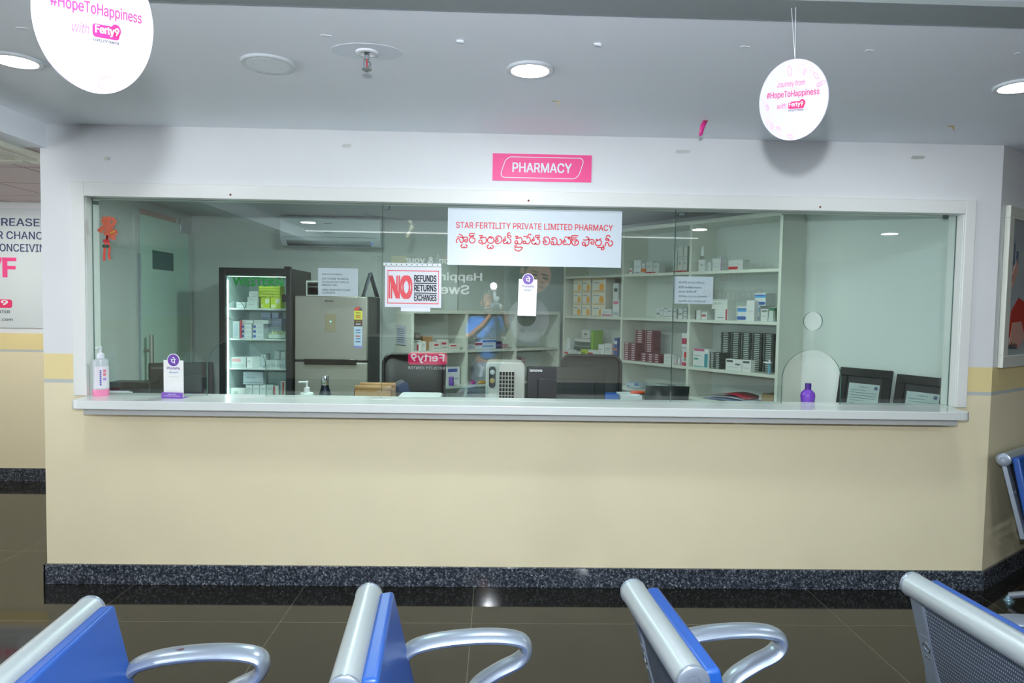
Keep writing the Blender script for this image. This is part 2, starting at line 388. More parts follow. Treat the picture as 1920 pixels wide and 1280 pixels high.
# interior of the pharmacy
C0 = Vector((.64, 2.66)); SD = .30
CB = C0 + N2 * SD + Vector((-N2.y, N2.x)) * SD
RB = C0 + U * 2.275 + N2 * SD
RE = RB + U * 1.02
def shift(p, q, th): return wallseg(G(), p, q, th, 0, ZI + .05)
struct(shift((-2.72, .62), (-2.41, .13), -.05), 'wall_inner_front', INWALL)
struct(shift((-2.72, .62), (-2.72, 2.35), .06), 'wall_inner_left', INWALL)
struct(shift((-2.78, 2.35), (-.35, 2.35), .08), 'wall_inner_back', INWALL)
LB = Vector((-.86, 1.985))
struct(shift(LB + N2 * .64, CB + N2 * .05, .08), 'wall_inner_rear', INWALL)
struct(shift(CB, RE, .08), 'wall_inner_right', mat('#dfe6e2', .55, spec=.3, var=.02, scale=2))
g = G(); g.prism([(-2.3, .13), (2.6, .13), (3.0, .3), (2.5, 1.2), (1.0, 3.3), (-2.8, 3.3), (-2.8, .5)], ZI, ZI + .05); struct(g, 'ceiling_inner', mat('#aab4b1', .6, var=.02))
# baseboards
BH = .114
g = G(); g.box(XL - .012, XR + .006, -.016, 0, 0, BH); g.box(XL - .014, XL, -.016, .13, 0, BH); struct(g, 'baseboard_front', GRANITE, bevel=.002)
nR = Vector((U.x, U.y)) * .016
g = G(); g.prism([tuple(RW0 + nR * .2), tuple(RW0 + nR), tuple(RW1 + nR), tuple(RW1)], 0, BH); struct(g, 'baseboard_right', GRANITE)
g = G(); g.box(-6, -2.79, 2.184, 2.2, 0, BH); struct(g, 'baseboard_north', GRANITE)
g = G(); g.box(-6, 6.4, -9.6, -9.584, 0, BH); struct(g, 'baseboard_rear', GRANITE)

# ------------------------------------------------------------------ window frame with four glass panes
FX0, FX1, FZ = -2.336, 2.704, 2.244
IX0, IX1, IZ = -2.264, 2.644, 2.168
CT = 1.068
g = G()
g.box(FX0, IX0, -.016, .0, CT, FZ); g.box(IX1, FX1, -.016, 0, CT, FZ); g.box(IX0, IX1, -.016, 0, IZ, FZ)
g.box(OPX0, IX0, 0, .13, CT, IZ); g.box(IX1, OPX1, 0, .13, CT, IZ); g.box(OPX0, OPX1, 0, .13, IZ, OPZ1)
win = struct(g, 'window_1', TRIM, bevel=.003)
GY0, GY1 = .055, .065
def px_x(px, Y=GY0, py=560): return at(px, py, Y).x
seams = [IX0, px_x(716), px_x(946), px_x(1263), IX1]
arches = [(388, 498, 636), (935, 1043, 645), (1466, 1576, 656)]
holes = [(440, 582, 18), (987, 594, 18), (1525, 602, 18)]
def pane(x0, x1):
    x0 += .0015; x1 -= .0015; z0, z1 = CT - .002, IZ
    outl = []; x_end = x1; start = (x0, z0); tail = [(x1, z0)]
    for a, b, t in arches:
        l, r = at(a, 740, GY0).x, at(b, 745, GY0).x
        top = at((a + b) / 2, t, GY0).z; w = (r - l) / 2; c = (l + r) / 2
        def zc(x): return top - w * .98 + w * .98 * math.sqrt(max(0.0, 1 - ((x - c) / w) ** 2))
        curve = [(c - w * math.cos(PI * i / 32), zc(c - w * math.cos(PI * i / 32))) for i in range(33)]
        if x0 < l and r < x1: outl += [(l, z0)] + curve + [(r, z0)]
        elif l < x0 < r < x1: start = (x0, zc(x0)); outl += [p for p in curve if p[0] > x0 + .002] + [(r, z0)]
        elif x0 < l < x1 < r: outl += [(l, z0)] + [p for p in curve if p[0] < x1 - .002]; tail = [(x1, zc(x1))]
    outl = [start] + outl + tail + [(x1, z1), (x0, z1)]
    loops = [outl]
    for hx, hy, r in holes:
        c = at(hx, hy, GY0); rr = r / FPX * (GY0 - CAM.y)
        if x0 < c.x < x1: loops.append(circ(c.x, c.z, rr, 32))
    bm = bmesh.new(); ed = []
    for lp in loops:
        vv = [bm.verts.new((x, GY0, z)) for x, z in lp]
        for i in range(len(vv)): ed.append(bm.edges.new((vv[i], vv[(i + 1) % len(vv)])))
    bmesh.ops.triangle_fill(bm, use_beauty=True, edges=ed, use_dissolve=False)
    gg = G(); bm.verts.index_update()
    fr = [v.co.copy() for v in bm.verts]; tri = [[v.index for v in f.verts] for f in bm.faces]
    for f in tri:
        a, b, c = (fr[i] for i in f)
        if (b - a).cross(c - a).y > 0: f.reverse()
    n = len(fr); gg.add(fr + [Vector((v.x, GY1, v.z)) for v in fr], tri + [[i + n for i in reversed(f)] for f in tri])
    k = 0
    for lp in loops:
        for i in range(len(lp)):
            j = (i + 1) % len(lp); gg.f.append([k + i, k + j, n + k + j, n + k + i]); gg.m.append(1)
        k += len(lp)
    bm.free(); o = gg.build('pane', [GLASS, GEDGE], win, smooth=0); return o
for i in range(4): pane(seams[i], seams[i + 1])
for px, py in ((432, 365), (991, 376), (1538, 388)):
    c = at(px, py, -.017); g = G(); g.lathe([(.006, 0), (.005, .002), (0, .003)], 10, 0, T(*c) @ Matrix.Rotation(PI / 2, 4, 'X')); tag(g.build('screw', mat('#7a2a18', .7), win), 'rusty screw head')
for px, py in ((180, 381), (726, 390), (1278, 402), (1772, 408)):
    c = at(px, py, GY0 - .002); g = G(); g.box(c.x - .015, c.x + .015, GY0 - .012, GY0 - .001, c.z - .008, c.z + .012); g.build('glass_clip', mat('#5d6a68', .3, metal=.6), win, bevel=.002)

# counter board with rounded corners, lower rail
YF = -.20
XA, XB = at(127, 755, YF).x, at(1825, 780, YF).x
CB_ = at(900, 777, YF).z; RB0 = at(900, 786.5, -.15).z
g = G(); r = .05
pts = [(XA, 0), (XA, YF + r)] + [(XA + r - r * math.cos(PI / 2 * i / 6), YF + r - r * math.sin(PI / 2 * i / 6)) for i in range(1, 7)]
pts += [(XB - r + r * math.sin(PI / 2 * i / 6), YF + r - r * math.cos(PI / 2 * i / 6)) for i in range(7)] + [(XB, 0)]
g.prism(pts, CB_, CT); g.box(OPX0, OPX1, 0, .14, CB_, CT)
ct = thing('counter_top', 'long white laminate counter board under the pharmacy window', 'counter', (0, 0, 0))
g.build('counter_board', mat('#dde3e0', .18, var=.02, scale=6), ct, bevel=.004)
g = G(); g.box(XA + .05, XB - .05, -.15, 0, RB0, CB_); g.build('support_rail', mat('#c3c6c4', .35), ct, bevel=.002)

# ------------------------------------------------------------------ signs on the wall and on the glass
def sign_board(name, label, pxs, Y, m, th=.004, cat='sign', bevel=0):
    """upright board facing the hall; corners given where they stand on the plane Y; returns thing + centre + size"""
    (x0, y0), (x1, y1) = pxs
    a, b = at(x0, y0, Y), at(x1, y1, Y)
    c = Vector(((a.x + b.x) / 2, Y, (a.z + b.z) / 2)); w, h = abs(b.x - a.x), abs(a.z - b.z)
    t = thing(name, label, cat, c)
    gg = G(); gg.box(-w / 2, w / 2, 0, th, -h / 2, h / 2); gg.build('panel', m, t, bevel=bevel)
    return t, w, h
def F(x, z, d=.0012): return T(x, -d, z) @ RX                     # local print frame on a board's face
# PHARMACY
t, w, h = sign_board('wall_sign', 'pink rectangular sign reading PHARMACY above the window', ((924, 287), (1108.5, 342)), -.005, PINK)
g = G(); g.text('PHARMACY', F(0, 0), w * .60, h * .37, bold=.018); g.build('lettering', WHITE, t)
g = G(); sl = .045; bw, bh, r = w * .79, h * .76, .03
pts = [(x + y * .33, y) for x, y in rrect(bw, bh, r, 6)]
g.ribbon(pts, .004, F(0, 0), closed=True, smooth=False); g.build('outline', WHITE, t)
# STAR FERTILITY sign
YS = GY0 - .006
t, w, h = sign_board('glass_sign', 'large white sign with red English and Telugu lettering on the glass', ((840, 389), (1164, 502)), YS, mat('#cfdae2', .3, var=.01), .005)
g = G(); a, b = at(855, 421, YS), at(1149, 428, YS)
cx0 = t.location
g.text('STAR FERTILITY PRIVATE LIMITED PHARMACY', F((a.x + b.x) / 2 - cx0.x, (a.z + b.z) / 2 - cx0.z), b.x - a.x, .036, bold=.01); g.build('english_lettering', RED, t)
Z2 = [[(95,298),(70,278),(75,232),(108,205),(138,222),(152,270),(182,297),(212,282),(226,240),(214,195)],[(82,172),(150,172),(225,188),(290,168),(320,195),(322,245),(296,285),(262,275),(252,248),(275,230),(305,240)],[(120,112),(165,118),(205,150),(225,188)],
[(212,350),(185,345),(174,375),(190,408),(225,410),(245,385),(250,405),(280,412),(306,390),(300,352),(268,345)],[(490,96),(372,98),(372,150),(470,140),(400,172),(364,222),(368,268),(400,302),(445,302),(482,270),(486,222),(455,192),(415,198)],
[(575,140),(655,140),(600,195),(665,185),(700,172),(735,195),(742,245),(725,300),(680,318),(640,290),(615,310),(580,295),(575,262),(605,240),(640,250),(650,280)],[(650,318),(650,350)],
[(862,215),(850,190),(810,182),(775,215),(768,262),(800,302),(860,312),(903,280),(912,225),(885,178),(835,160),(792,180)],[(805,355),(775,352),(762,385),(780,425),(818,430),(838,400),(845,425),(872,432),(898,405),(888,365),(860,358)],
[(945,230),(940,275),(965,312),(1010,318),(1060,295),(1088,245),(1080,185),(1040,150),(990,152),(955,190),(985,205),(1010,180)],[(945,240),(985,232),(1008,250),(990,275),(965,268)],
[(1165,150),(1165,205),(1135,222),(1118,262),(1130,305),(1165,320),(1200,300),(1225,270)],[(1225,270),(1210,310),(1255,322),(1292,290),(1290,235),(1262,208)],[(1165,215),(1180,240),(1150,262),(1135,240)],[(1290,185),(1290,145),(1245,130),(1215,152),(1230,185),(1262,180)],[(1225,125),(1225,88),(1255,75),(1285,92)],
[(1380,155),(1455,155),(1405,205),(1470,195),(1510,180),(1545,220),(1545,275),(1515,325),(1460,322),(1420,325),(1385,300),(1395,265),(1430,255),(1450,290),(1420,325)],[(1430,370),(1400,358),(1380,380),(1400,402),(1540,398),(1545,425),(1520,460),(1470,485),(1410,470),(1372,430)],
[(1575,155),(1650,155),(1695,130),(1700,105),(1735,110),(1745,140)],[(1640,200),(1700,175),(1730,225),(1725,280),(1680,325),(1630,315),(1580,318),(1570,280),(1600,262),(1630,280),(1625,315)],
[(1810,160),(1805,205),(1770,235),(1760,285),(1790,328),(1840,330),(1868,295)],[(1805,210),(1822,238),(1795,258),(1775,240)]]
Z3 = [[(155,138),(58,142),(60,182),(150,176),(90,215),(132,240),(150,290),(120,345),(70,345),(30,312)],
[(235,260),(228,300),(255,345),(300,355),(350,335),(380,285),(370,220),(330,180),(275,180),(240,205),(250,235),(280,215)],[(232,285),(262,262),(298,270),(285,302),(255,300)],
[(465,350),(430,352),(410,320),(425,290),(460,290),(472,322),(465,350),(510,355),(545,320),(545,250),(510,200),(460,190),(425,215),(445,240),(475,225)],[(545,320),(575,358),(630,345),(655,295),(640,240),(605,228)],
[(725,182),(860,182),(800,215),(850,220),(865,260),(865,320),(820,355),(775,335),(735,355),(695,335),(685,285),(722,252),(748,270),(730,295),(700,285)],[(722,252),(722,212)],
[(1040,148),(898,150),(898,238),(1030,240)],[(898,198),(1005,198)],[(898,238),(893,300),(915,350),(960,365),(1020,355),(1050,310),(1035,268),(985,275),(962,310),(978,335)],
[(1155,240),(1230,245),(1290,215),(1260,180),(1215,175)],[(1290,215),(1290,300),(1255,370),(1200,362),(1150,370),(1135,320),(1165,295),(1200,315),(1200,362)],[(1290,250),(1370,235),(1410,270),(1400,330),(1365,345),(1335,315),(1350,290),(1380,300)],[(1210,375),(1210,410)],
[(1450,225),(1510,248),(1580,210)],[(1510,248),(1460,275),(1440,330),(1470,370),(1530,375),(1575,340),(1580,285),(1550,252)],[(1480,415),(1560,415),(1605,420),(1640,390),(1605,372)],[(1605,420),(1580,440),(1590,470),(1620,472),(1642,440),(1635,400)],
[(1690,380),(1668,355),(1680,315),(1715,300),(1745,340),(1760,380),(1800,385),(1835,340),(1830,285),(1790,260)],[(1745,285),(1758,245),(1712,205),(1675,230),(1700,250),(1750,240)],[(1690,190),(1700,155),(1740,140),(1775,160),(1775,185)]]
g = G()
for strokes, x0, sc in ((Z2, 850, 12.0), (Z3, 1000, 1920 / 155)):
    for s in strokes:
        pp = []
        for x, y in s:
            q = at(x0 + x / sc, 430 + y / sc, YS); pp.append((q.x - cx0.x, q.z - cx0.z))
        g.ribbon(pp, .0062, F(0, 0))
g.build('telugu_lettering', RED, t)
# NO REFUNDS notice in a clear sleeve
t, w, h = sign_board('notice', 'NO REFUNDS RETURNS EXCHANGES notice in a clear sleeve on the glass', ((722, 499), (827, 577)), YS, mat('#e4e7ee', .15, var=.02, coat=.6), .003)
g = G(); c0 = t.location
def loc(px, py): q = at(px, py, YS); return q.x - c0.x, q.z - c0.z
g.ribbon([(-w * .45, -h * .40), (w * .45, -h * .40), (w * .45, h * .40), (-w * .45, h * .40)], .006, F(0, 0), closed=True, smooth=False)
x, z = loc(751, 538); g.text('NO', F(x, z), .135, .142, bold=.05); g.build('red_print', mat('#e0424c', .4), t)
g = G()
for s, py in (('REFUNDS', 522), ('RETURNS', 540), ('EXCHANGES', 558)):
    x, z = loc(797.5, py); g.text(s, F(x, z), .127, .04, bold=.03)
for py in (531, 549.5):
    x, z = loc(797.5, py); g.quad(x - .065, x + .065, z - .003, z + .003, 0, 0, F(0, 0))
g.build('black_print', INK, t)
g = G(); x, z = loc(779, 579); g.quad(x - .083, x + .083, z - .014, z + .014, 0, 0, T(0, .0015, 0) @ RX); g.build('sleeve_tab', PAPER, t)
g = G(); x, z = loc(774, 496); g.quad(x - .165, x + .16, z - .008, z + .008, 0, 0, F(0, 0))
for i in range(11): g.prism(circ(x - .15 + i * .029, z, .0035, 8), 0, .0006, 1, F(0, 0))
g.build('punched_strip', [mat('#dfe6ea', .2), mat('#5c6a6a', .6)], t)
# paper about billing
t, w, h = sign_board('paper_notice', 'white printed DEAR CUSTOMERS paper taped inside the glass', ((596.5, 502), (671, 556)), GY1 + .003, PAPER, .001)
g = G(); c0 = t.location
for s, py, wd in (('DEAR CUSTOMERS,', 514, 38), ('DUE TO SOME TECHNICAL', 522, 49), ('ISSUES,BILLING TAKES 30', 528.5, 49), ('MINUTES TIME.', 534, 28), ('KINDLY BEAR WITH US AND', 543, 52), ('COOPERATE', 548.5, 24)):
    q = at(604, py, GY1 + .003); g.text(s, F(q.x - c0.x, q.z - c0.z), wd / FPX * 3.93, .0105, ax=0)
g.build('lettering', INK, t)
# handwritten Telugu paper
t, w, h = sign_board('paper_notice', 'white handwritten Telugu paper taped inside the glass right of centre', ((1263, 517.5), (1336, 570)), GY1 + .003, PAPER, .001)
g = G(); c0 = t.location
for s, py, wd in (('మీయొక్క మందులు బిల్లులు', 528.5, 49), ('కొన్ని సాంకేతిక కారణాల', 538, 44), ('వలన బిల్లింగ్', 546, 34), ('నిమిషాలు సమయం పడుతుంది', 555, 53), ('దయచేసి మాకు సహకరించండి', 563.5, 51)):
    q = at(1272, py, GY1 + .003); g.text(s, F(q.x - c0.x, q.z - c0.z), wd / FPX * 3.93, .013, ax=0, bold=-.012)
g.build('handwriting', mat('#55607a', .7), t)
# payment stickers
def pay_card(t, w, h, hb, base):          # local frame, bottom at z=0, w wide, card h high, round head above
    g = G(); r = w * .285
    pts = [(-w / 2, 0), (w / 2, 0), (w / 2, h)] + circ(0, h, r * 1.12, 18, 0, 180) + [(-w / 2, h)]
    g.prism(pts, 0, .002, 0, RX); g.build('card', mat('#e8eae8', .3), t)
    g = G(); g.prism(circ(0, h + r * .0, r, 28), 0, .0006, 0, T(0, -.0022, 0) @ RX); g.build('round_badge', PURPLE, t)
    g = G(); g.text('पे', T(0, -.0032, h) @ RX, r * .95, r * 1.15, bold=.02); g.build('badge_symbol', WHITE, t)
    g = G(); g.text('PhonePe', T(0, -.0025, h - w * .38) @ RX, w * .64, w * .135, bold=.012); g.build('brand_lettering', mat('#6b3fa6', .5), t)
    g = G(); g.ribbon([(-w * .22, 0), (-w * .14, .006), (-w * .1, -.002), (0, .003), (w * .06, -.002), (w * .16, .004), (w * .24, .001)], .0025, T(0, -.0025, h - w * .60) @ RX)
    g.ribbon([(-w * .2, -.0), (w * .24, .006)], .0012, T(0, -.0025, h - w * .62) @ RX); g.build('handwriting', mat('#3a7fc4', .6), t)
    g = G(); g.text('All UPI Apps Accepted', T(0, -.0025, h - w * .80) @ RX, w * .5, .004); g.build('upper_lettering', mat('#7d7d86', .6), t); g = G(); g.text('Scan & Pay', T(0, -.0025, w * .17) @ RX, w * .5, .004); g.build('small_lettering', mat('#7d7d86', .6), t)
c = at(326, 741, -.05)
t = thing('payment_stand', 'small payment card stand with purple base on the counter', 'card stand', (c.x, -.05, CT), math.radians(-6))
w = .114
pay_card(t, w, .208, 0, True)
g = G(); g.box(-w * .52, w * .54, -.022, .035, 0, .003); g.prism([(-.022, 0), (-.018, .032), (-.016, .032), (-.020, 0)], -w * .52, w * .54, 0, Matrix(((0, 0, 1, 0), (1, 0, 0, 0), (0, 1, 0, 0), (0, 0, 0, 1))))
g.build('stand_base', mat('#7a50b4', .35), t)
g = G()
for s, z, wd in (('Made With', .0215, .045), ('Contactless Payments', .0125, .09)): g.text(s, T(0, -.0218 + z * .125, z) @ RX, wd, .0065, bold=.01)
g.build('base_lettering', WHITE, t)
t = thing('payment_sticker', 'payment card stuck on the glass above the middle arch opening', 'card', tuple(at(987.5, 592, GY0 - .004)), 0)
t.rotation_euler = (0, math.radians(1.2), 0)
pay_card(t, .105, .208, 0, False)
# festive bow charm on the glass
c = at(204, 410, GY0 - .004)
t = thing('festive_charm', 'orange ribbon bow charm with tassels on the glass top left corner', 'decoration', c)
ORG = mat('#bd5a3e', .5, var=.28, scale=140); g = G(); sc = 3.93 / FPX
def chp(x, y): return ((x - 204) * sc, -(y - 410) * sc)
for s, wd in (([(192, 411), (203, 409), (216, 412)], .012), ([(194, 411), (200, 422), (208, 430)], .018), ([(217, 413), (212, 421), (206, 430)], .012), ([(198, 424), (190, 430), (186, 434)], .016), ([(203, 410), (204, 420), (206, 432)], .016), ([(206, 432), (213, 434), (219, 433)], .018), ([(204, 438), (210, 443), (216, 444)], .016), ([(197, 432), (203, 438)], .02)):
    g.ribbon([chp(*p) for p in s], wd * 1.7, F(0, 0, .001 + rnd.random() * .004))
g.build('bow', ORG, t)
g = G()
for s in ([(204, 436), (198, 455), (196, 470), (195, 486)], [(200, 440), (205, 462), (204, 476), (206, 484)]):
    g.ribbon([chp(*p) for p in s], .0125, F(0, 0, .003))
g.build('tassel', mat('#d24a3a', .6, var=.3, scale=120), t)
g = G(); g.quad(*[chp(194, 0)[0], chp(205, 0)[0], chp(0, 453)[1], chp(0, 447.5)[1]], 0, 0, F(0, 0, .004)); g.quad(chp(192.5, 0)[0], chp(205, 0)[0], chp(0, 462.5)[1], chp(0, 457)[1], 0, 1, F(0, 0, .004))
g.build('bands', [mat('#b5202c', .5), mat('#2c4238', .5)], t); g = G()
for i in range(6): g.ball((chp(207 + i * 1.5, 0)[0], -.006, chp(0, 437 - i * .8)[1]), .003, 2, 8)
g.build('beads', [mat('#b5202c', .5), mat('#2c4238', .5), mat('#e0c02a', .3)], t)
# ribbon left hanging on a thread
a = at(682, 401, GY1 + .002); b = at(768, 413, GY1 + .02)
t = thing('hanging_ribbon', 'cream twisted ribbon hanging on a thread behind the glass', 'ribbon', b)
g = G(); g.tube([a - b, (a - b) * .5 + Vector((0, 0, -.003)), Vector((0, 0, 0))], .0012, 6); g.build('thread', mat('#3c4444', .7), t)
g = G(); k = 20; p = []; f = []
for i in range(k + 1):
    z = -.105 * i / k; an = 2.6 * PI * i / k; wv = .012
    x = .012 * math.sin(i / k * 5)
    p += [(x - wv * math.cos(an), -wv * math.sin(an) * .6, z), (x + wv * math.cos(an), wv * math.sin(an) * .6, z)]
    if i: f.append((2 * i - 2, 2 * i - 1, 2 * i + 1, 2 * i))
g.add(p, f); o = g.build('ribbon', mat('#d9d6bd', .5), t)
m_ = o.modifiers.new('s', 'SOLIDIFY'); m_.thickness = .001

# sanitiser bottle at the left end of the counter
c = onz(189, 738, CT)
t = thing('sanitizer_bottle', 'clear pump bottle of pink sanitizer at the left end of the counter', 'bottle', (at(189.5, 738, .008).x, .008, CT))
k = .0415; 
g = G(); g.lathe([(k * .96, 0), (k, .004), (k, .038)], 28); g.build('pink_liquid', mat('#f08cb4', .2), t)
g = G(); g.lathe([(k, .038), (k, .185), (k * .96, .2), (k * .55, .207), (k * .5, .212)], 28); g.build('bottle_body', mat('#c3ccd0', .25, var=.03), t)
g = G()
a0, a1 = -100, 10
p = []; f = []
for i in range(13):
    an = math.radians(a0 + (a1 - a0) * i / 12); p += [((k + .0006) * math.cos(an), (k + .0006) * math.sin(an), .045), ((k + .0006) * math.cos(an), (k + .0006) * math.sin(an), .165)]
    if i: f.append((2 * i - 2, 2 * i, 2 * i + 1, 2 * i - 1))
g.add(p, f); 
for zz in range(8):
    an = math.radians(-62); g.box(-.004, .004, -.0003, .0003, -.004, .004, 1, Matrix.Rotation(an + PI / 2, 4, 'Z') @ T(0, -(k + .001), .065 + zz * .011))
for zz, mm in ((.095, 2), (.14, 3), (.12, 3)):
    an = math.radians(-35); g.box(-.008, .008, -.0003, .0003, -.008, .008, mm, Matrix.Rotation(an + PI / 2, 4, 'Z') @ T(0, -(k + .001), zz))
g.build('label', [mat('#e3dfe6', .4), mat('#3a48a8', .5), mat('#b58ad0', .5), mat('#e08a9a', .5)], t)
g = G(); g.lathe([(.019, .207), (.019, .232), (.013, .238), (.006, .24), (.006, .262), (.009, .264), (.009, .272), (.004, .275)], 20)
g.box(-.007, .007, -.04, .006, .264, .273); g.build('pump', mat('#e6eaf0', .35), t, bevel=.001)

# ------------------------------------------------------------------ ceiling fittings
LIT = mat((1, 1, 1), .4, emit=9.0, var=0)
def downlight(x, y, zc, label, lit=True, r=.095, group=None):
    t = thing('ceiling_light', label, 'ceiling light', (x, y, zc), 0, group)
    g = G(); g.lathe([(r * .80, -.010), (r * .97, -.010), (r, -.006), (r, 0)], 36)
    g.build('trim_ring', mat('#cfd6da', .25), t)
    g = G(); g.lathe([(0, -.0105), (r * .80, -.0105), (r * .80, -.004)], 36); g.build('diffuser', LIT if lit else mat('#e8eff1', .4), t)
for (px, py), lb in (((30, 112), 'lit round ceiling light at the far left, beside the large disc'), ((994, 129), 'lit round ceiling light above the PHARMACY sign'), ((1912, 160), 'lit round ceiling light at the right edge of the ceiling')):
    c = onz(px, py, ZC); downlight(c.x, c.y, ZC, lb)
c = onz(503, 118, ZC); downlight(c.x, c.y, ZC, 'unlit round ceiling light left of the sprinkler', False, .105)
for x, y in REAR_LIGHTS: downlight(x, y, ZC, 'lit round ceiling light behind the photographer, three mirrored, two added unseen', True, .09, 'ceiling lights behind the photographer')
downlight(-0.05, -3.45, ZC, 'added unseen ceiling light over the photographer to brighten the face', True, .09)
for x, y in ((-0.95, 0.75), (0.1, 0.6), (1.4, 0.45)): downlight(x, y, ZI, 'added unseen round ceiling light inside the pharmacy near the glass', True, .09, 'added ceiling lights inside the pharmacy')
for x, y, lb in ((-4.1, -.6, 'lit corridor ceiling light nearer the hall'), (-4.1, 1.3, 'lit corridor ceiling light near the poster wall')): downlight(x, y, ZL, lb, True, .08)
# sprinkler
c = onz(688, 97, ZC)
t = thing('sprinkler', 'ceiling sprinkler head with white flange near the unlit light', 'sprinkler', c)
g = G(); g.prism(circ(0, 0, .11, 14), -.0012, 0, 0, Matrix.Diagonal((1.25, .8, 1, 1))); g.build('plaster_patch', mat('#e3ebf2', .7), t)
g = G(); g.lathe([(.018, -.004), (.030, -.010), (.041, -.008), (.042, -.0012)], 28); g.build('flange', WHITE, t)
g = G(); g.lathe([(.010, -.03), (.011, -.004)], 14); 
for s in (-1, 1): g.tube([(s * .011, 0, -.026), (s * .014, 0, -.045), (s * .004, 0, -.062)], .0022, 8)
g.build('body', CHROME, t)
g = G(); g.cyl((0, 0, -.058), (0, 0, -.03), .0028, mi=0); g.build('bulb', mat('#c23848', .2), t)
g = G(); g.lathe([(.003, -.075), (.019, -.068), (.019, -.066), (.003, -.064)], 14); g.build('deflector', mat('#8e9290', .35, metal=.7), t)
# tape scraps
def scrap(px, py, z, lb, colr='#e6ebee', w=.022, wall=False, shape=0):
    c = at(px, py, -.001) if wall else onz(px, py, z)
    g = G(); q = [(-w, -.008), (-.3 * w, -.011), (w * .9, -.006), (w, .007), (.2 * w, .010), (-w * .8, .008)]
    g.prism(q, -.002, 0) if not wall else g.prism(q, 0, .0015, 0, RX)
    if shape == 1: g.add([(0, 0, -.002), (.02, .004, -.002), (.014, -.01, -.03)], [(0, 1, 2)]); g.add([(0, 0, -.002), (.02, .004, -.002), (.014, -.008, -.03)], [(2, 1, 0)])
    if shape == 2: g.add([(-w, -.008, -.002), (w, -.006, -.002), (w, -.02, -.014), (-w, -.02, -.012)], [(0, 1, 2, 3)])
    tag(g.build('tape_scrap', mat(colr, .6), None, loc=c), lb, 'tape scrap')
scrap(43, 53, ZC, 'white tape scrap on the ceiling left of the large disc', w=.02)
scrap(612, 67, ZC, 'white tape scrap on the ceiling just left of the sprinkler', w=.02)
scrap(863, 77, ZC, 'white peeling tape scrap between sprinkler and lit light', w=.013, shape=2)
scrap(1120, 83, ZC, 'white peeling tape scrap just right of the middle lit light', w=.013, shape=2)
scrap(1397, 88, ZC, 'white tape scrap on the ceiling left of the small disc strings', w=.018)
scrap(1630, 95, ZC, 'white tape scrap on the ceiling right of the small disc', w=.014)
scrap(1908, 100, ZC, 'tiny white tape scrap above the right edge ceiling light', w=.008)
scrap(1042, 189, ZC, 'beige torn tape scrap on the ceiling above the PHARMACY sign', '#cfc8b0', .018, shape=1)
scrap(1783, 236, ZC, 'beige torn tape scrap on the ceiling near the right corner', '#c2b58c', .018, shape=1)
scrap(200, 297, 0, 'grey putty lump on the wall below the large disc', '#cfd2c8', .013, True)
scrap(650, 273, 0, 'faint beige tape mark on the wall below the sprinkler', '#cdd0cc', .026, True)
scrap(1280, 284, 0, 'faint beige tape mark on the wall right of the PHARMACY sign', '#cdd0cc', .042, True)
scrap(1721, 295, 0, 'grey tape residue on the wall near the right corner', '#b9bdb4', .04, True)
c = onz(1322, 226, ZC)
t = thing('pink_ribbon_scrap', 'pink ribbon scrap hanging from tape on the ceiling', 'ribbon', c)
g = G(); g.prism([(-.012, -.012), (.014, -.01), (.016, .01), (-.01, .011)], -.002, 0); g.build('tape', mat('#cdbfb0', .6), t)
g = G(); g.add([(-.012, -.004, -.002), (.012, -.006, -.002), (-.005, -.012, -.04), (-.028, -.012, -.03), (-.016, -.016, -.075), (-.034, -.014, -.085)], [(0, 1, 2, 3), (3, 2, 4, 5)])
o = g.build('ribbon', mat('#f0409c', .4), t); m_ = o.modifiers.new('s', 'SOLIDIFY'); m_.thickness = .001

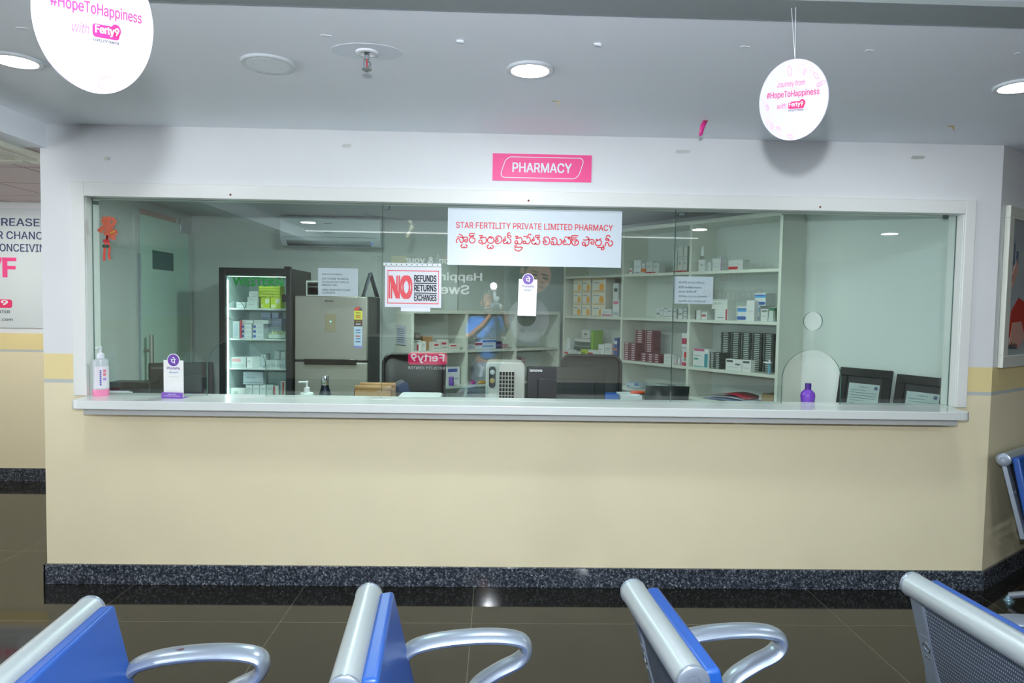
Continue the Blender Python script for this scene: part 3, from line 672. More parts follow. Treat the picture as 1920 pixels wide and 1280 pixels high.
# hanging discs
def disc(label, D, px, py, r, yaw, tilt, roll, anchors):
    c = at(px, py, CAM.y + D)
    q_ = (c - CAM).to_track_quat('Y', 'Z').to_matrix().to_4x4()
    M = T(*c) @ q_ @ Matrix.Rotation(yaw, 4, 'Z') @ Matrix.Rotation(tilt, 4, 'X') @ Matrix.Rotation(roll, 4, 'Y')
    t = thing('hanging_disc', label, 'hanging sign', M=M)
    g = G(); g.prism(circ(0, 0, r, 64), 0, .004, 0, RX); g.build('board', mat('#d6d2e2', .5, var=.01), t)
    P1 = mat('#e0559a', .5); g = G()
    g.text('Journey from', T(-.006, -.005, r * .40) @ RX, r * .80, r * .18); g.build('upper_lettering', P1, t)
    g = G(); g.text('#HopeToHappiness', T(0, -.005, r * .15) @ RX, r * 1.52, r * .20, bold=.012); g.build('hashtag_lettering', mat('#d93c82', .5), t)
    g = G(); g.text('with', T(-r * .30, -.005, -r * .12) @ RX, r * .27, r * .14, shear=.3); g.build('script_lettering', P1, t)
    g = G(); g.prism(rrect(r * .46, r * .18, r * .05, 4), 0, .0006, 0, T(r * .12, -.0045, -r * .12) @ RX); g.prism(circ(r * .29, -r * .08, r * .09, 16), 0, .0006, 0, T(0, -.0045, 0) @ RX); g.build('logo_badge', mat('#ee2f78', .5), t)
    g = G(); g.text('Ferty9', T(r * .125, -.0062, -r * .11) @ RX, r * .41, r * .14, bold=.02); g.build('logo_lettering', WHITE, t)
    g = G(); g.text('FERTILITY CENTER', T(r * .12, -.005, -r * .25) @ RX, r * .44, r * .04, bold=.01); g.build('small_lettering', INK, t)
    g = G(); g2 = G()
    for k in range(26):
        a = rnd.uniform(20, 100) if k < 13 else rnd.uniform(170, 290); a = math.radians(a); rr = r * rnd.uniform(.72, .93); cx_, cz_ = rr * math.cos(a), rr * math.sin(a); L = r * rnd.uniform(.07, .14); d = rnd.uniform(0, 2 * PI)
        pp = [(cx_ + L * math.cos(q) * math.cos(d) - L * .4 * math.sin(q) * math.sin(d), cz_ + L * math.cos(q) * math.sin(d) + L * .4 * math.sin(q) * math.cos(d)) for q in [i * PI / 3 for i in range(6)]]
        pp = [(x, z) for x, z in pp if x * x + z * z < (r * .985) ** 2]
        if len(pp) > 3: (g2 if k % 3 else g).ribbon(pp, r * .012, T(0, -.0046, 0) @ RX, closed=len(pp) == 6)
    g.build('floral_pattern', mat('#f48cc0', .5), t, kind='stuff'); g2.build('petal_pattern', mat('#dcc6de', .5), t, kind='stuff')
    g = G(); Mi = M.inverted(); top = Vector((0, .002, r * .985))
    for a in anchors: g.tube([top, Mi @ Vector(a)], .0009, 6)
    g.build('string', mat('#e8edf2', .5), t)
    return t
a1, a2 = onz(1484, 15, BZ), onz(1492, 14, BZ)
disc('small round hanging disc with pink hashtag lettering, right of the PHARMACY sign', 2.07, 1487, 188, .116, math.radians(-34), math.radians(0), math.radians(0), [a1, a2])
g = G(); g.tube([(0, 0, 0), (.008, 0, .012)], .0012, 6); tag(g.build('tape_scrap', WHITE, None, loc=onz(1494, 38, BZ)), 'white knot of tape beside the small disc strings', 'tape scrap')
c = at(180, 40, CAM.y + 1.10)
disc('large bright hanging disc in the top left corner, partly cut off', 1.05, 181, 40, .102, math.radians(42), math.radians(0), math.radians(0), [(c.x - .01, c.y, ZC), (c.x + .02, c.y, ZC)])

# ------------------------------------------------------------------ corridor on the left: poster, air conditioner
YC = 2.19
tl, br = at(-330, 383, YC), at(86, 615, YC); tl.x = max(tl.x, -5.95); 
t = thing('wall_poster', 'large pale wall poster about conceiving at the end of the corridor', 'poster', ((tl.x + br.x) / 2, YC, (tl.z + br.z) / 2))
w, h = br.x - tl.x + .4, tl.z - br.z; g = G(); g.box(-w / 2, w / 2, 0, .008, -h / 2, h / 2); g.build('panel', mat('#cdd6d8', .35, var=.02, scale=2), t)
c0 = t.location; NAVY = mat('#2a3a66', .5)
def put(body, px0, px1, py, hpx, m, nm, bold=0.01, **k):
    q0, q1 = at(px0, py, YC), at(px1, py, YC); g = G()
    g.text(body, F(q0.x - c0.x, q0.z - c0.z), q1.x - q0.x, hpx / FPX * 6.03, ax=0, bold=bold, **k); g.build(nm, m, t)
put('INCREASE', -44, 74.5, 415, 14.5, NAVY, 'dark_lettering'); put('YOUR CHANCES', -48, 104, 439.5, 14.5, NAVY, 'dark_lettering'); put('OF CONCEIVING', -41, 98, 463, 14.5, NAVY, 'dark_lettering')
put('IVF', -52, 31, 500, 38, mat('#ee3f86', .5), 'pink_lettering', .035)
g = G(); a, b = at(-66, 560, YC), at(23, 577, YC); ww, hh = b.x - a.x, a.z - b.z
g.prism(rrect(ww, hh, hh * .28, 4, (a.x + b.x) / 2 - c0.x, (a.z + b.z) / 2 - c0.z), 0, .001, 0, T(0, -.001, 0) @ RX); g.build('logo_badge', mat('#e62a66', .5), t)
q = at(-22, 568, YC); g = G(); g.text('Ferty9', F(q.x - c0.x, q.z - c0.z, .003), ww * .85, hh * .8, bold=.02); g.build('logo_lettering', WHITE, t)
put('FERTILITY CENTER', -64, 19, 583, 5.5, INK, 'small_lettering'); put('www.ferty9.com', -55, 24, 598, 7, INK, 'web_lettering', .005)
c = onz(59, 277, ZL); 
t = thing('ceiling_air_conditioner', 'white ceiling cassette air conditioner over the corridor entrance', 'air conditioner', (c.x - .44, c.y - .12, ZL), 0)
g = G(); g.box(-.42, .42, -.42, .42, -.035, 0); g.build('panel', mat('#d6d6c6', .4), t, bevel=.015)
g = G(); g.box(-.25, .25, -.25, .25, -.042, -.034); 
for i in range(8): g.box(-.22, .22, -.22 + i * .06, -.2 + i * .06, -.045, -.04)
g.build('grille', mat('#c6c7ba', .5), t)
for a in range(4): 
    g = G(); g.box(-.27, .27, .30, .37, -.040, -.030, 0, Matrix.Rotation(a * PI / 2, 4, 'Z')); g.build('louver', mat('#bfc0b4', .4), t)

# ------------------------------------------------------------------ picture frame on the right wall
pr = RW0; nrm = Vector((U.x, U.y, 0))
def onR(px, py, off=0.0): return onplane(px, py, (RW0.x + U.x * off, RW0.y + U.y * off, 0), nrm)
a, b = onR(1880, 690, .03), onR(1896, 384, .03)
M = T(a.x, a.y, a.z) @ Matrix.Rotation(math.atan2(RWD.y, RWD.x), 4, 'Z')
t = thing('picture_frame', 'tall white framed picture on the right wall at the photo edge', 'picture', M=M)
Hh = b.z - a.z; Wd = .95; fb = .07
g = G(); g.box(0, Wd, .0, .028, 0, fb); g.box(0, Wd, 0, .028, Hh - fb, Hh); g.box(0, fb, 0, .028, fb, Hh - fb); g.box(Wd - fb, Wd, 0, .028, fb, Hh - fb)
g.build('frame', mat('#d9dcd0', .25), t, bevel=.003)
g = G(); g.box(fb, Wd - fb, .012, .024, fb, Hh - fb); g.build('print', mat('#a9b3b2', .15, var=.1, scale=4, coat=.5), t)
g = G()
g.prism([(fb + .02, fb + .12), (fb + .1, fb + .07), (fb + .3, fb + .1), (fb + .34, fb + .3), (fb + .16, fb + .34), (fb + .05, fb + .26)], 0, .001, 0, T(0, .0118, 0) @ RX)
g.build('red_shape', mat('#b5382c', .3), t)
g = G(); g.prism([(fb + .04, fb + .06), (fb + .2, fb + .04), (fb + .3, fb + .1), (fb + .22, fb + .2), (fb + .08, fb + .19)], 0, .002, 0, T(0, .0118, 0) @ RX); g.build('hand_pattern', mat('#c99a8a', .3), t); g = G(); g.prism([(fb + .02, Hh * .56), (fb + .05, Hh * .5), (fb + .13, Hh * .62), (fb + .1, Hh * .68)], 0, .002, 0, T(0, .0118, 0) @ RX); g.build('finger_pattern', mat('#c99a8a', .3), t)
g = G(); g.box(fb + .04, fb + .065, .0105, .0115, Hh * .64, Hh * .78); g.box(fb + .08, fb + .12, .0105, .0115, Hh * .65, Hh * .73); g.build('bottle_shape', mat('#5f6f80', .3), t)
g = G(); g.text('infinite', T(fb + .1, .0095, fb + .055) @ RX, .14, .04, bold=.01); g.build('lettering', INK, t)

# ------------------------------------------------------------------ waiting benches
BLUE = mat('#1d4e9c', .38, var=.03, scale=200); BLUEF = mat('#274f9c', .55, var=.06, scale=300)
ALU = mat('#aeb8ba', .36, metal=.35, var=.03); ALU2 = mat('#9aa6b4', .3, metal=.6, var=.03)
def perforated():
    m, nt, b = nodes('perforated_steel'); L = nt.links.new
    tc = nt.nodes.new('ShaderNodeTexCoord'); sp = nt.nodes.new('ShaderNodeSeparateXYZ'); L(tc.outputs['Object'], sp.inputs[0])
    def cell(o, s):
        a = nt.nodes.new('ShaderNodeMath'); a.operation = 'MULTIPLY'; a.inputs[1].default_value = s; L(o, a.inputs[0])
        f = nt.nodes.new('ShaderNodeMath'); f.operation = 'FRACT'; L(a.outputs[0], f.inputs[0])
        d = nt.nodes.new('ShaderNodeMath'); d.operation = 'SUBTRACT'; d.inputs[1].default_value = .5; L(f.outputs[0], d.inputs[0])
        q = nt.nodes.new('ShaderNodeMath'); q.operation = 'POWER'; q.inputs[1].default_value = 2; L(d.outputs[0], q.inputs[0]); return q
    s = nt.nodes.new('ShaderNodeMath'); s.operation = 'ADD'; L(cell(sp.outputs['Y'], 150).outputs[0], s.inputs[0]); L(cell(sp.outputs['Z'], 85).outputs[0], s.inputs[1])
    c = nt.nodes.new('ShaderNodeMath'); c.operation = 'LESS_THAN'; c.inputs[1].default_value = .055; L(s.outputs[0], c.inputs[0])
    mx = nt.nodes.new('ShaderNodeMix'); mx.data_type = 'RGBA'; L(c.outputs[0], mx.inputs[0]); mx.inputs[6].default_value = lin('#4c5663') + (1,); mx.inputs[7].default_value = lin('#aab6c2') + (1,)
    L(mx.outputs[2], b.inputs['Base Color']); b.inputs['Roughness'].default_value = .45; b.inputs['Metallic'].default_value = .4
    return m
PERF = perforated()
RZ = .83
LEAN = .27
def bench(label, loc, rz, group, seats=2, arms=None):
    # local frame: faces +x, seats run from y=0 (window end) to -y; origin on the floor below the top rail's far end
    t = thing('waiting_bench', label, 'bench', loc, rz, group)
    pitch, bl = .56, .47
    def bx(z): return (RZ - z) * LEAN            # back line x at height z
    for k in range(seats):
        y1 = -k * pitch; y0 = y1 - bl
        g = G(); g.cyl((0, y0 + .004, RZ - .036), (0, y1 - .004, RZ - .036), .036, n=28); g.build('top_rail', ALU, t)
        for yy, s in ((y0, -1), (y1, 1)):
            g = G(); Mx = T(0, yy, RZ - .036) @ Matrix.Rotation(-s * PI / 2, 4, 'X')
            g.lathe([(.037, -.004), (.038, 0), (.037, .006), (.034, .008), (.016, .008), (.015, .006), (.013, .006), (.012, .008), (0, .008)], 28, 0, Mx)
            g.build('rail_end_cap', ALU2, t)
        # flat brackets down the rear of the back, each with a round hole
        dn = Vector((LEAN, 0, -1)).normalized(); nr = Vector((-1, 0, -LEAN)).normalized()
        for yy, sg in ((y0, 1), (y1, -1)):
            org = Vector((bx(RZ - .05) - .004, yy, RZ - .05)); BM = T(*org) @ Matrix(((0, dn.x, nr.x, 0), (sg, dn.y, nr.y, 0), (0, dn.z, nr.z, 0), (0, 0, 0, 1)))
            bm = bmesh.new(); ed = []; hu, hv = .030, .165
            for lp in ([(.0, -.03), (.030, -.035), (.046, .02), (.052, .10), (.054, .40), (.0, .42)], circ(hu, hv, .0125, 20)):
                vv = [bm.verts.new((x, y, 0)) for x, y in lp]
                for i in range(len(vv)): ed.append(bm.edges.new((vv[i], vv[(i + 1) % len(vv)])))
            bmesh.ops.triangle_fill(bm, use_beauty=True, edges=ed, use_dissolve=False)
            r_ = bmesh.ops.extrude_face_region(bm, geom=bm.faces[:]); bmesh.ops.translate(bm, vec=(0, 0, .022), verts=[v for v in r_['geom'] if isinstance(v, bmesh.types.BMVert)])
            bmesh.ops.transform(bm, matrix=BM, verts=bm.verts[:]); bmesh.ops.recalc_face_normals(bm, faces=bm.faces[:])
            me = bpy.data.meshes.new('back_bracket'); bm.to_mesh(me); bm.free(); me.materials.append(ALU2); set_smooth(me)
            o = bpy.data.objects.new('back_bracket', me); COL.objects.link(o); o.parent = t
            g = G(); g.tube([BM @ Vector((hu + .0145 * math.cos(a), hv + .0145 * math.sin(a), .022)) for a in [i * PI / 10 for i in range(20)]], .0022, 6, closed=True)
            g.box(hu - .012, hu + .010, hv + .030, hv + .034, .021, .0235, 0, BM); g.build('hole_rim', CHROME, o)
            g = G(); g.box(.044, .046, .03, .36, .0215, .0228, 0, BM); g.box(.012, .044, .128, .130, .0215, .0228, 0, BM); g.build('pressed_rib', ALU2, o)
        # perforated rear sheet and blue pad
        g = G(); n = 8
        zz = [RZ - .045 - (RZ - .045 - .44) * i / n for i in range(n + 1)]
        pr_ = [(bx(z) - .012 - .012 * math.sin(PI * i / n), z) for i, z in enumerate(zz)] + [(bx(z) - .008 - .012 * math.sin(PI * i / n), z) for i, z in reversed(list(enumerate(zz)))]
        My = Matrix(((1, 0, 0, 0), (0, 0, 1, 0), (0, 1, 0, 0), (0, 0, 0, 1)))
        g.prism(pr_, y0 + .004, y1 - .004, 0, My); g.build('back_sheet', PERF, t)
        g = G(); zt = RZ - .016; pd = [(bx(zt) + .064, zt), (bx(.47) + .050, .47), (bx(.47) + .012, .46), (bx(zt) + .026, zt - .004)]
        g.prism(pd, y0 + .012, y1 - .012, 0, My); g.build('back_pad', [BLUE], t, bevel=.009, seg=3)
        g = G(); sp_ = [(.10, .40), (.50, .425), (.545, .40), (.54, .385), (.10, .37)]
        g.prism(sp_, y0 + .01, y1 - .01, 0, My); g.build('seat_shell', ALU2, t, bevel=.004)
        g = G(); sp_ = [(.13, .402), (.50, .428), (.53, .43), (.53, .45), (.49, .455), (.13, .43)]
        g.prism(sp_, y0 + .02, y1 - .02, 0, My); g.build('seat_pad', [BLUE], t, bevel=.008)
    ys = [.0] + [-k * pitch + .045 - .0 for k in range(1, seats + 1)]
    ys = [-.01] + [-k * pitch + (pitch - bl) / 2 for k in range(1, seats + 1)]
    for yy in ys[:arms]:
        pp = [(.09, .45), (.075, .56), (.105, .635), (.16, .662), (.26, .675), (.36, .675), (.425, .662), (.44, .635), (.42, .605), (.36, .575), (.30, .535), (.27, .48), (.265, .42)]
        q = []
        N = len(pp)
        for i in range(N - 1):
            p0, p1, p2, p3 = [Vector(pp[max(0, min(N - 1, i + k))]) for k in (-1, 0, 1, 2)]
            for j in range(5):
                s = j / 5; v = .5 * ((2 * p1) + (p2 - p0) * s + (2 * p0 - 5 * p1 + 4 * p2 - p3) * s * s + (3 * p1 - p0 - 3 * p2 + p3) * s ** 3); q.append((v.x, yy, v.y))
        q.append((pp[-1][0], yy, pp[-1][1]))
        g = G(); g.tube(q, .0175, 14, ry=.036, side=(0, 1, 0)); g.build('armrest', ALU2, t)
        if yy == ys[0] and label.startswith('blue waiting bench at the left'):
            g = G(); g.prism([(.22, -.010), (.24, .000), (.262, .004), (.275, .006), (.25, -.003), (.235, -.012)], 0, .0006, 0, T(0, yy, .690)); g.build('paint_chip', mat('#5a3038', .7), t)
    ylen = ys[-1] - ys[0]
    g = G(); g.box(.24, .30, ys[-1] - .02, .01, .33, .37); g.build('beam', ALU2, t, bevel=.004)
    for yy in (ys[0] - .06, ys[-1] + .06):
        g = G(); g.tube([(.27, yy, .34), (.27, yy, .20), (.22, yy, .11), (.06, yy, .035)], .019, 12); g.tube([(.27, yy, .20), (.32, yy, .11), (.50, yy, .035)], .019, 12); g.build('leg', ALU2, t)
        for xx in (.055, .505):
            g = G(); g.lathe([(.028, 0), (.028, .008), (.02, .014), (.012, .035)], 20, 0, T(xx, yy, 0)); g.build('foot', mat('#7fa3b0', .25, metal=.7), t)
    return t
BRZ = math.radians(4.3)
for (px, py), lb in (((168, 1118), 'blue waiting bench at the left edge with a scuffed armrest'), ((692, 1094), 'blue waiting bench second from the left, its backrest facing right'), ((1188, 1086), 'blue waiting bench third from the left, silver back toward the camera'), ((1712, 1073), 'waiting bench in the right foreground showing its perforated silver back')):
    c = onz(px, py, RZ)
    bench(lb, (c.x, c.y, 0), BRZ, 'rows of waiting benches in the foreground')
b = RW0 - N2 * .07 + U * .10 + N2 * 1.03
bench('waiting bench standing along the right wall beyond the corner', (b.x, b.y, 0), math.atan2(U.y, U.x), None, 2, 2)

# ------------------------------------------------------------------ inside the pharmacy: glass door in the left wall
XW = -2.72
def onW(px, py, x=XW): return onplane(px, py, (x, 0, 0), (1, 0, 0))
y0, y1 = onW(262, 560).y, onW(352, 560).y
zt = onW(300, 411).z
g = G(); g.box(XW, XW + .02, y0 - .10, y0 - .06, 0, ZI - .12); g.box(XW, XW + .02, y1 + .03, y1 + .08, 0, ZI - .14); d1 = struct(g, 'door_1', mat('#c9d4d0', .4), bevel=.002)
g = G(); g.box(XW + .004, XW + .012, y0, y1, 0.0, zt); g.build('door_glass', mat('#c9ebdd', .35, var=.03, scale=2), d1)
g = G(); g.box(XW + .004, XW + .018, y0 - .0, y1 - .25, zt, zt + .04); g.build('top_rail', mat('#c9a79a', .3, metal=.4), d1, bevel=.002)
g = G(); g.box(XW + .002, XW + .024, y1 - .17, y1 + .02, zt - .07, zt + .05); g.build('patch_fitting', CHROME, d1, bevel=.002)
a, b = onW(322, 475), onW(283, 504); g = G(); g.box(XW + .0125, XW + .014, b.y, a.y, b.z, a.z); g.build('door_notice', mat('#46706c', .4), d1)
hy = onW(284, 650, XW + .07).y; za, zb = onW(284, 628, XW + .07).z, .55
g = G(); g.cyl((XW + .07, hy, zb), (XW + .07, hy, za), .016, n=18); 
for z in (za - .12, zb + .12): g.cyl((XW + .012, hy, z), (XW + .07, hy, z), .011, n=12)
g.build('door_handle', STEEL, d1)
g = G(); g.cyl((XW + .012, hy - .03, .93), (XW + .05, hy - .03, .93), .028, n=20); g.cyl((XW + .05, hy - .03, .93), (XW + .07, hy - .03, .93), .012, n=12); g.build('door_lock', CHROME, d1)
g = G(); g.box(XW + .002, XW + .016, y0 - .03, y0 - .004, 0, zt - .3)
for i in range(60): g.ball((XW + .016, y0 - .017 + .006 * (i % 2), .75 + i * .017), .0055, 1, 6)
g.build('door_edge_strip', [mat('#a9bcc0', .3), mat('#e8f2f6', .15)], d1)

# desk behind the window
dk = thing('pharmacy_desk', 'pale laminate desk inside the pharmacy below the glass', 'desk', (0, 0, 0))
DZ = .75
g = G(); g.prism([(-2.38, .135), (2.60, .135), (2.60, .22), (2.30, .72), (2.1, .79), (1.9, .74), (1.55, .95), (-2.2, .95), (-2.38, .75)], DZ - .03, DZ); g.build('desk_top', mat('#c9cfca', .4), dk)
for x in (-2.1, -.9, .5, 1.6):
    g = G(); g.box(x - .012, x + .012, .15, .85, 0, DZ - .03); g.build('desk_leg', LAM, dk)

# ------------------------------------------------------------------ shelving runs
def frame_M(p, d): return T(p.x, p.y, 0) @ Matrix.Rotation(math.atan2(d.y, d.x), 4, 'Z')
MR = frame_M(C0, U); PL = C0 - N2 * 1.62; ML = frame_M(PL, N2)
MRi, MLi = MR.inverted(), ML.inverted()
def onrun(R, px, py, off=0.0):          # local x, z where the sight line meets the run's plane, off behind its front
    M = MR if R == 'R' else ML; d = U if R == 'R' else N2; nn = N2 if R == 'R' else Vector((-N2.y, N2.x))
    p = (C0 if R == 'R' else PL) + nn * off
    q = (M.inverted()) @ onplane(px, py, (p.x, p.y, 0), (nn.x, nn.y, 0)); return q.x, q.z
SH = {'top': 2.257, 'u': 1.897, 'm': 1.528, 'l': 1.16, 'b': .925}
TH = .022
def shelving(name, label, M, L, ups, levels, z0, z1, open_top):
    t = thing(name, label, 'shelving', M=M)
    for i, x in enumerate(ups):
        g = G(); g.box(x - TH / 2, x + TH / 2, 0, SD, z0, z1); g.build('side_panel', LAM, t, bevel=.001)
    for a, b in zip(ups[:-1], ups[1:]):
        for z in levels:
            g = G(); g.box(a + TH / 2, b - TH / 2, .004, SD - .004, z - TH, z); g.build('shelf', LAM, t)
    g = G(); g.box(ups[0], ups[-1], SD - .004, SD, z0, z1); g.build('back_panel', LAMBACK, t)
    if open_top:
        g = G(); g.box(ups[0], ups[-1], -.004, SD, z1, z1 + .03); g.build('top_board', LAM, t)
    return t
ux = [onrun('R', p, 600)[0] for p in (1165, 1291, 1459)]
shelving('shelving_unit', 'tall white shelving along the right side of the pharmacy full of medicine boxes', MR, 2.27, [.012] + ux, [SH['b'], SH['l'], SH['m'], SH['u']], 0, SH['top'], True)
lx = [onrun('L', p, 620)[0] for p in (876, 968)]
UPS = {'R': [.012] + ux + [9], 'L': [.012] + lx + [1.575, 9]}
LZ = {'u': 1.535, 'l': 1.225, 'b': .92}
shelving('shelving_unit', 'low white shelving along the back of the pharmacy behind the left office chair', ML, 1.62, [.012] + lx + [1.575], [LZ['b'], LZ['l']], 0, LZ['u'], True)

def strip(g, x0, x1, z0, z1, mi, w, h, d=-.0006):        # print on the front face, in fractions of the face
    g.quad(-w / 2 + x0 * w, -w / 2 + x1 * w, z0 * h, z1 * h, 0, mi, T(0, d, 0) @ RX)
def carton_at(M, x, y, z, w, d, h, col, prints=(), label='', group=None, name='medicine_box', cat='box', rz=0.0, rough=.45):
    """box with its printed front; (x, y, z) is the middle of its front bottom edge in the frame M"""
    cols = []; g = G(); g.box(-w / 2, w / 2, 0, d, 0, h, 0)
    mats = [mat(col, rough, var=.03)]
    for p in prints:
        m_ = mat(p[4], .45, var=.02)
        if m_ not in mats: mats.append(m_)
        strip(g, p[0], p[1], p[2], p[3], mats.index(m_), w, h)
    o = g.build(name, mats, None, smooth=0)
    o.matrix_world = M @ T(x, y, z) @ Matrix.Rotation(rz, 4, 'Z')
    return tag(o, label, cat, group)
def sbox(R, pxa, pxb, ytop, lev, depth, off, col, prints=(), label='', group=None, base=0.0, under=None, **k):
    z = (SH if R == 'R' else LZ)[lev] + base + .0008
    zpy = ytop
    xa, zt_ = onrun(R, pxa, ytop, off); xb, _ = onrun(R, pxb, ytop, off)
    if under: z = onrun(R, pxa, under, off)[1] + .0015
    h = max(.012, zt_ - z); d = min(depth, SD - .010 - off)
    up = UPS[R]; c_ = (xa + xb) / 2
    for u0, u1 in zip(up[:-1], up[1:]):
        if u0 <= c_ < u1: xa, xb = max(xa, u0 + TH / 2 + .001), min(xb, u1 - TH / 2 - .001)
    return carton_at(MR if R == 'R' else ML, (xa + xb) / 2, off, z, xb - xa, d, h, col, prints, label, group, **k)
LINES = [(.12, .7, .62, .66, '#7e868c'), (.12, .6, .5, .54, '#9aa2a6')]
WH = '#dfe3e4'
# right run, first bay: vitamin cartons with an orange sun
def sun(n): return [(.08, .92, .90, .96, '#d7a13a'), (.1, .55, .62, .68, '#8a8f92'), (.55, .88, .1, .5, '#f0a428'), (.62, .8, .5, .62, '#f3b545'), (.08, .92, .02, .06, '#c9953c')]
xs = [(1075, 1090), (1092, 1107), (1110, 1135)]
sunlab = {0: 'leftmost', 1: 'middle', 2: 'right'}
zc_ = SH['m']; 
for i, (a, b) in enumerate(xs):
    h3 = (onrun('R', 1090, 523, .05)[1] - SH['m'] - .003) / 3
    for j in range(3):
        xa, xb = onrun('R', a, 560, .05)[0], onrun('R', b, 560, .05)[0]
        carton_at(MR, (xa + xb) / 2, .05, zc_ + .0008 + j * (h3 + .001), xb - xa, .12, h3, '#e2dfd2', sun(0), 'white carton with orange sun, %s column, %s of three' % (sunlab[i], ('bottom', 'middle', 'top')[j]), 'orange sun cartons on the middle shelf')
sbox('R', 1127, 1147, 579, 'm', .06, .02, WH, [(.1, .9, .1, .3, '#c66a86')] + LINES, 'small white box with pink print in front of the orange sun cartons')
sbox('R', 1150, 1160, 531, 'm', .08, .07, '#d5dada', [(.1, .9, .38, .5, '#d8708e'), (.2, .8, .75, .85, '#4d5560')], 'narrow white box right of the orange sun cartons')
sbox('R', 1149, 1161, 562, 'm', .05, .0, WH, [(.1, .9, .1, .3, '#b9bec2'), (.1, .9, .75, .92, '#e0809c')], 'white pink topped carton before the narrow white box')
# first bay lower shelf
sbox('R', 1057, 1069, 633, 'l', .10, .04, WH, [(.55, .95, .1, .35, '#cc3344')], 'tall white box at the left end of the lower right shelf')
sbox('R', 1057, 1074, 654, 'l', .05, .0, WH, [(.05, .5, .1, .5, '#cc2233')], 'low white box with red corner at the left end of lower shelf')
sbox('R', 1076, 1107, 648, 'l', .14, .062, '#2f5e55', [(.02, .98, .1, .4, '#d9dfdc'), (.1, .9, .6, .75, '#1e2f33')], 'flat dark green box under the grey one on the lower right shelf', base=0)
sbox('R', 1078, 1107, 634, 'l', .14, .062, '#d3d7d3', [(.0, 1, .05, .6, '#2b5450')], 'dark green and white box stacked in the middle of the lower shelf', under=648)
sbox('R', 1091, 1107, 618, 'l', .12, .07, '#c9cfcc', [(.3, .6, .4, .6, '#4a5254')], 'grey box topmost of the green stack on the lower shelf', under=634)
sbox('R', 1108.5, 1113, 619, 'l', .12, .05, '#7fb53a', [], 'thin bright green box standing beside the green stack')
sbox('R', 1089, 1102, 654, 'l', .05, .0, '#b9cf3a', [(.1, .6, .2, .6, '#7f9a2c')], 'small lime box in front of the green stack')
sbox('R', 1103, 1121, 655, 'l', .05, .0, WH, [(.0, .5, .2, .6, '#c04050')], 'small white red box right of the lime box')
sbox('R', 1122, 1133, 645, 'l', .07, .05, WH, LINES, 'white box left of a pair near the blue carton')
sbox('R', 1134, 1149, 643, 'l', .07, .05, '#d7dcda', LINES + [(.9, 1, 0, 1, '#c98a9a')], 'white box right of a pair near the blue carton')
sbox('R', 1152, 1157.5, 633, 'l', .10, .03, '#2f58a8', [(.0, 1, .7, .85, '#d9e0ea'), (0, 1, .4, .5, '#d07a3a')], 'narrow blue carton beside the upright of the first bay')
x, z = onrun('R', 1143, 662, .02)
g = G(); g.lathe([(.04, 0), (.042, .003), (.042, .022), (.038, .028), (0, .03)], 24); o = g.build('jar_lid', mat('#c0183c', .4)); o.matrix_world = MR @ T(x, .045, SH['l'] + .0008); tag(o, 'round red lid at the front of the lower right shelf', 'lid')
# second bay
def bottle(M, x, y, z, r, h, col, capc, label, prints=None, name='medicine_bottle', cat='bottle', neck=.55, group=None, cap=.22):
    t = thing(name, label, cat, M=M @ T(x, y, z), group=group)
    hb = h * (1 - cap)
    g = G(); g.lathe([(r * .94, 0), (r, r * .1), (r, hb * .8), (r * .9, hb * .9), (r * neck, hb)], 20)
    if prints: g.lathe([(r * 1.005, hb * .2), (r * 1.005, hb * .65)], 20, 1)
    g.build('bottle_body', [mat(col, .3)] + ([mat(prints, .5)] if prints else []), t)
    g = G(); g.lathe([(r * neck * 1.1, hb), (r * neck * 1.12, h * .98), (r * neck, h)], 18); g.build('cap', mat(capc, .35), t); return t
sbox('R', 1189, 1202, 488, 'u', .06, .04, '#d9dee0', [(.15, .85, .05, .12, '#7b8388'), (.2, .8, .5, .55, '#a6adb0')], 'tall white carton on the upper shelf of the second bay')
x, z = onrun('R', 1207, 500, .05); bottle(MR, x, .05, SH['u'] + .001, .022, .085, '#c7cccb', '#d8dcdb', 'small round bottle with an orange label beside the tall white carton', '#d07a30')
sbox('R', 1180, 1185, 503, 'u', .05, .05, WH, [(.1, .9, .4, .7, '#c24a5c')], 'tiny white red box left of the tall white carton')
sbox('R', 1212, 1224, 491, 'u', .08, .06, '#ccd2d0', [(.0, 1, .02, .14, '#c8203a')] + LINES, 'pale carton with red foot strip, left of two, second bay')
sbox('R', 1225, 1236, 492, 'u', .08, .06, '#c9d0ce', [(.0, .4, .02, .14, '#c8203a')] + LINES, 'pale carton with red foot strip, right of two, second bay')
for k, (a, b) in enumerate(((1263, 1270), (1271.5, 1281), (1282, 1289))):
    sbox('R', a, b, (470, 463, 462)[k], 'u', .10, .05, '#c5cac4', [(.0, 1, .01, .07, '#b8283c'), (.15, .85, .6, .62, '#7e8684'), (.15, .85, .5, .52, '#7e8684'), (.3, .6, .3, .4, '#8a9698')], 'tall grey white carton with red foot, %s of three near the joint' % ('left', 'middle', 'right')[k])
for k, (a, b, yt) in enumerate(((1231, 1237, 578), (1238, 1244, 577), (1245, 1251, 580), (1252, 1260, 578), (1262, 1268, 579), (1272, 1280, 577), (1282, 1288, 578))):
    for j in range(1 if k in (0, 5) else 2):
        H_ = (onrun('R', a, yt, .05)[1] - SH['m']) / (1 if k in (0, 5) else 2)
        xa, xb = onrun('R', a, yt, .05)[0], onrun('R', b, yt, .05)[0]
        carton_at(MR, (xa + xb) / 2, .05, SH['m'] + .0008 + j * (H_ + .0005), xb - xa, .07, H_ - .001, '#d7dcdb', [(.1, .9, .35, .55, ('#8b949a', '#9aa0b0', '#a6a0a6')[k % 3])], 'small white box in the low row on the second bay middle shelf', 'small white boxes on the second bay middle shelf')
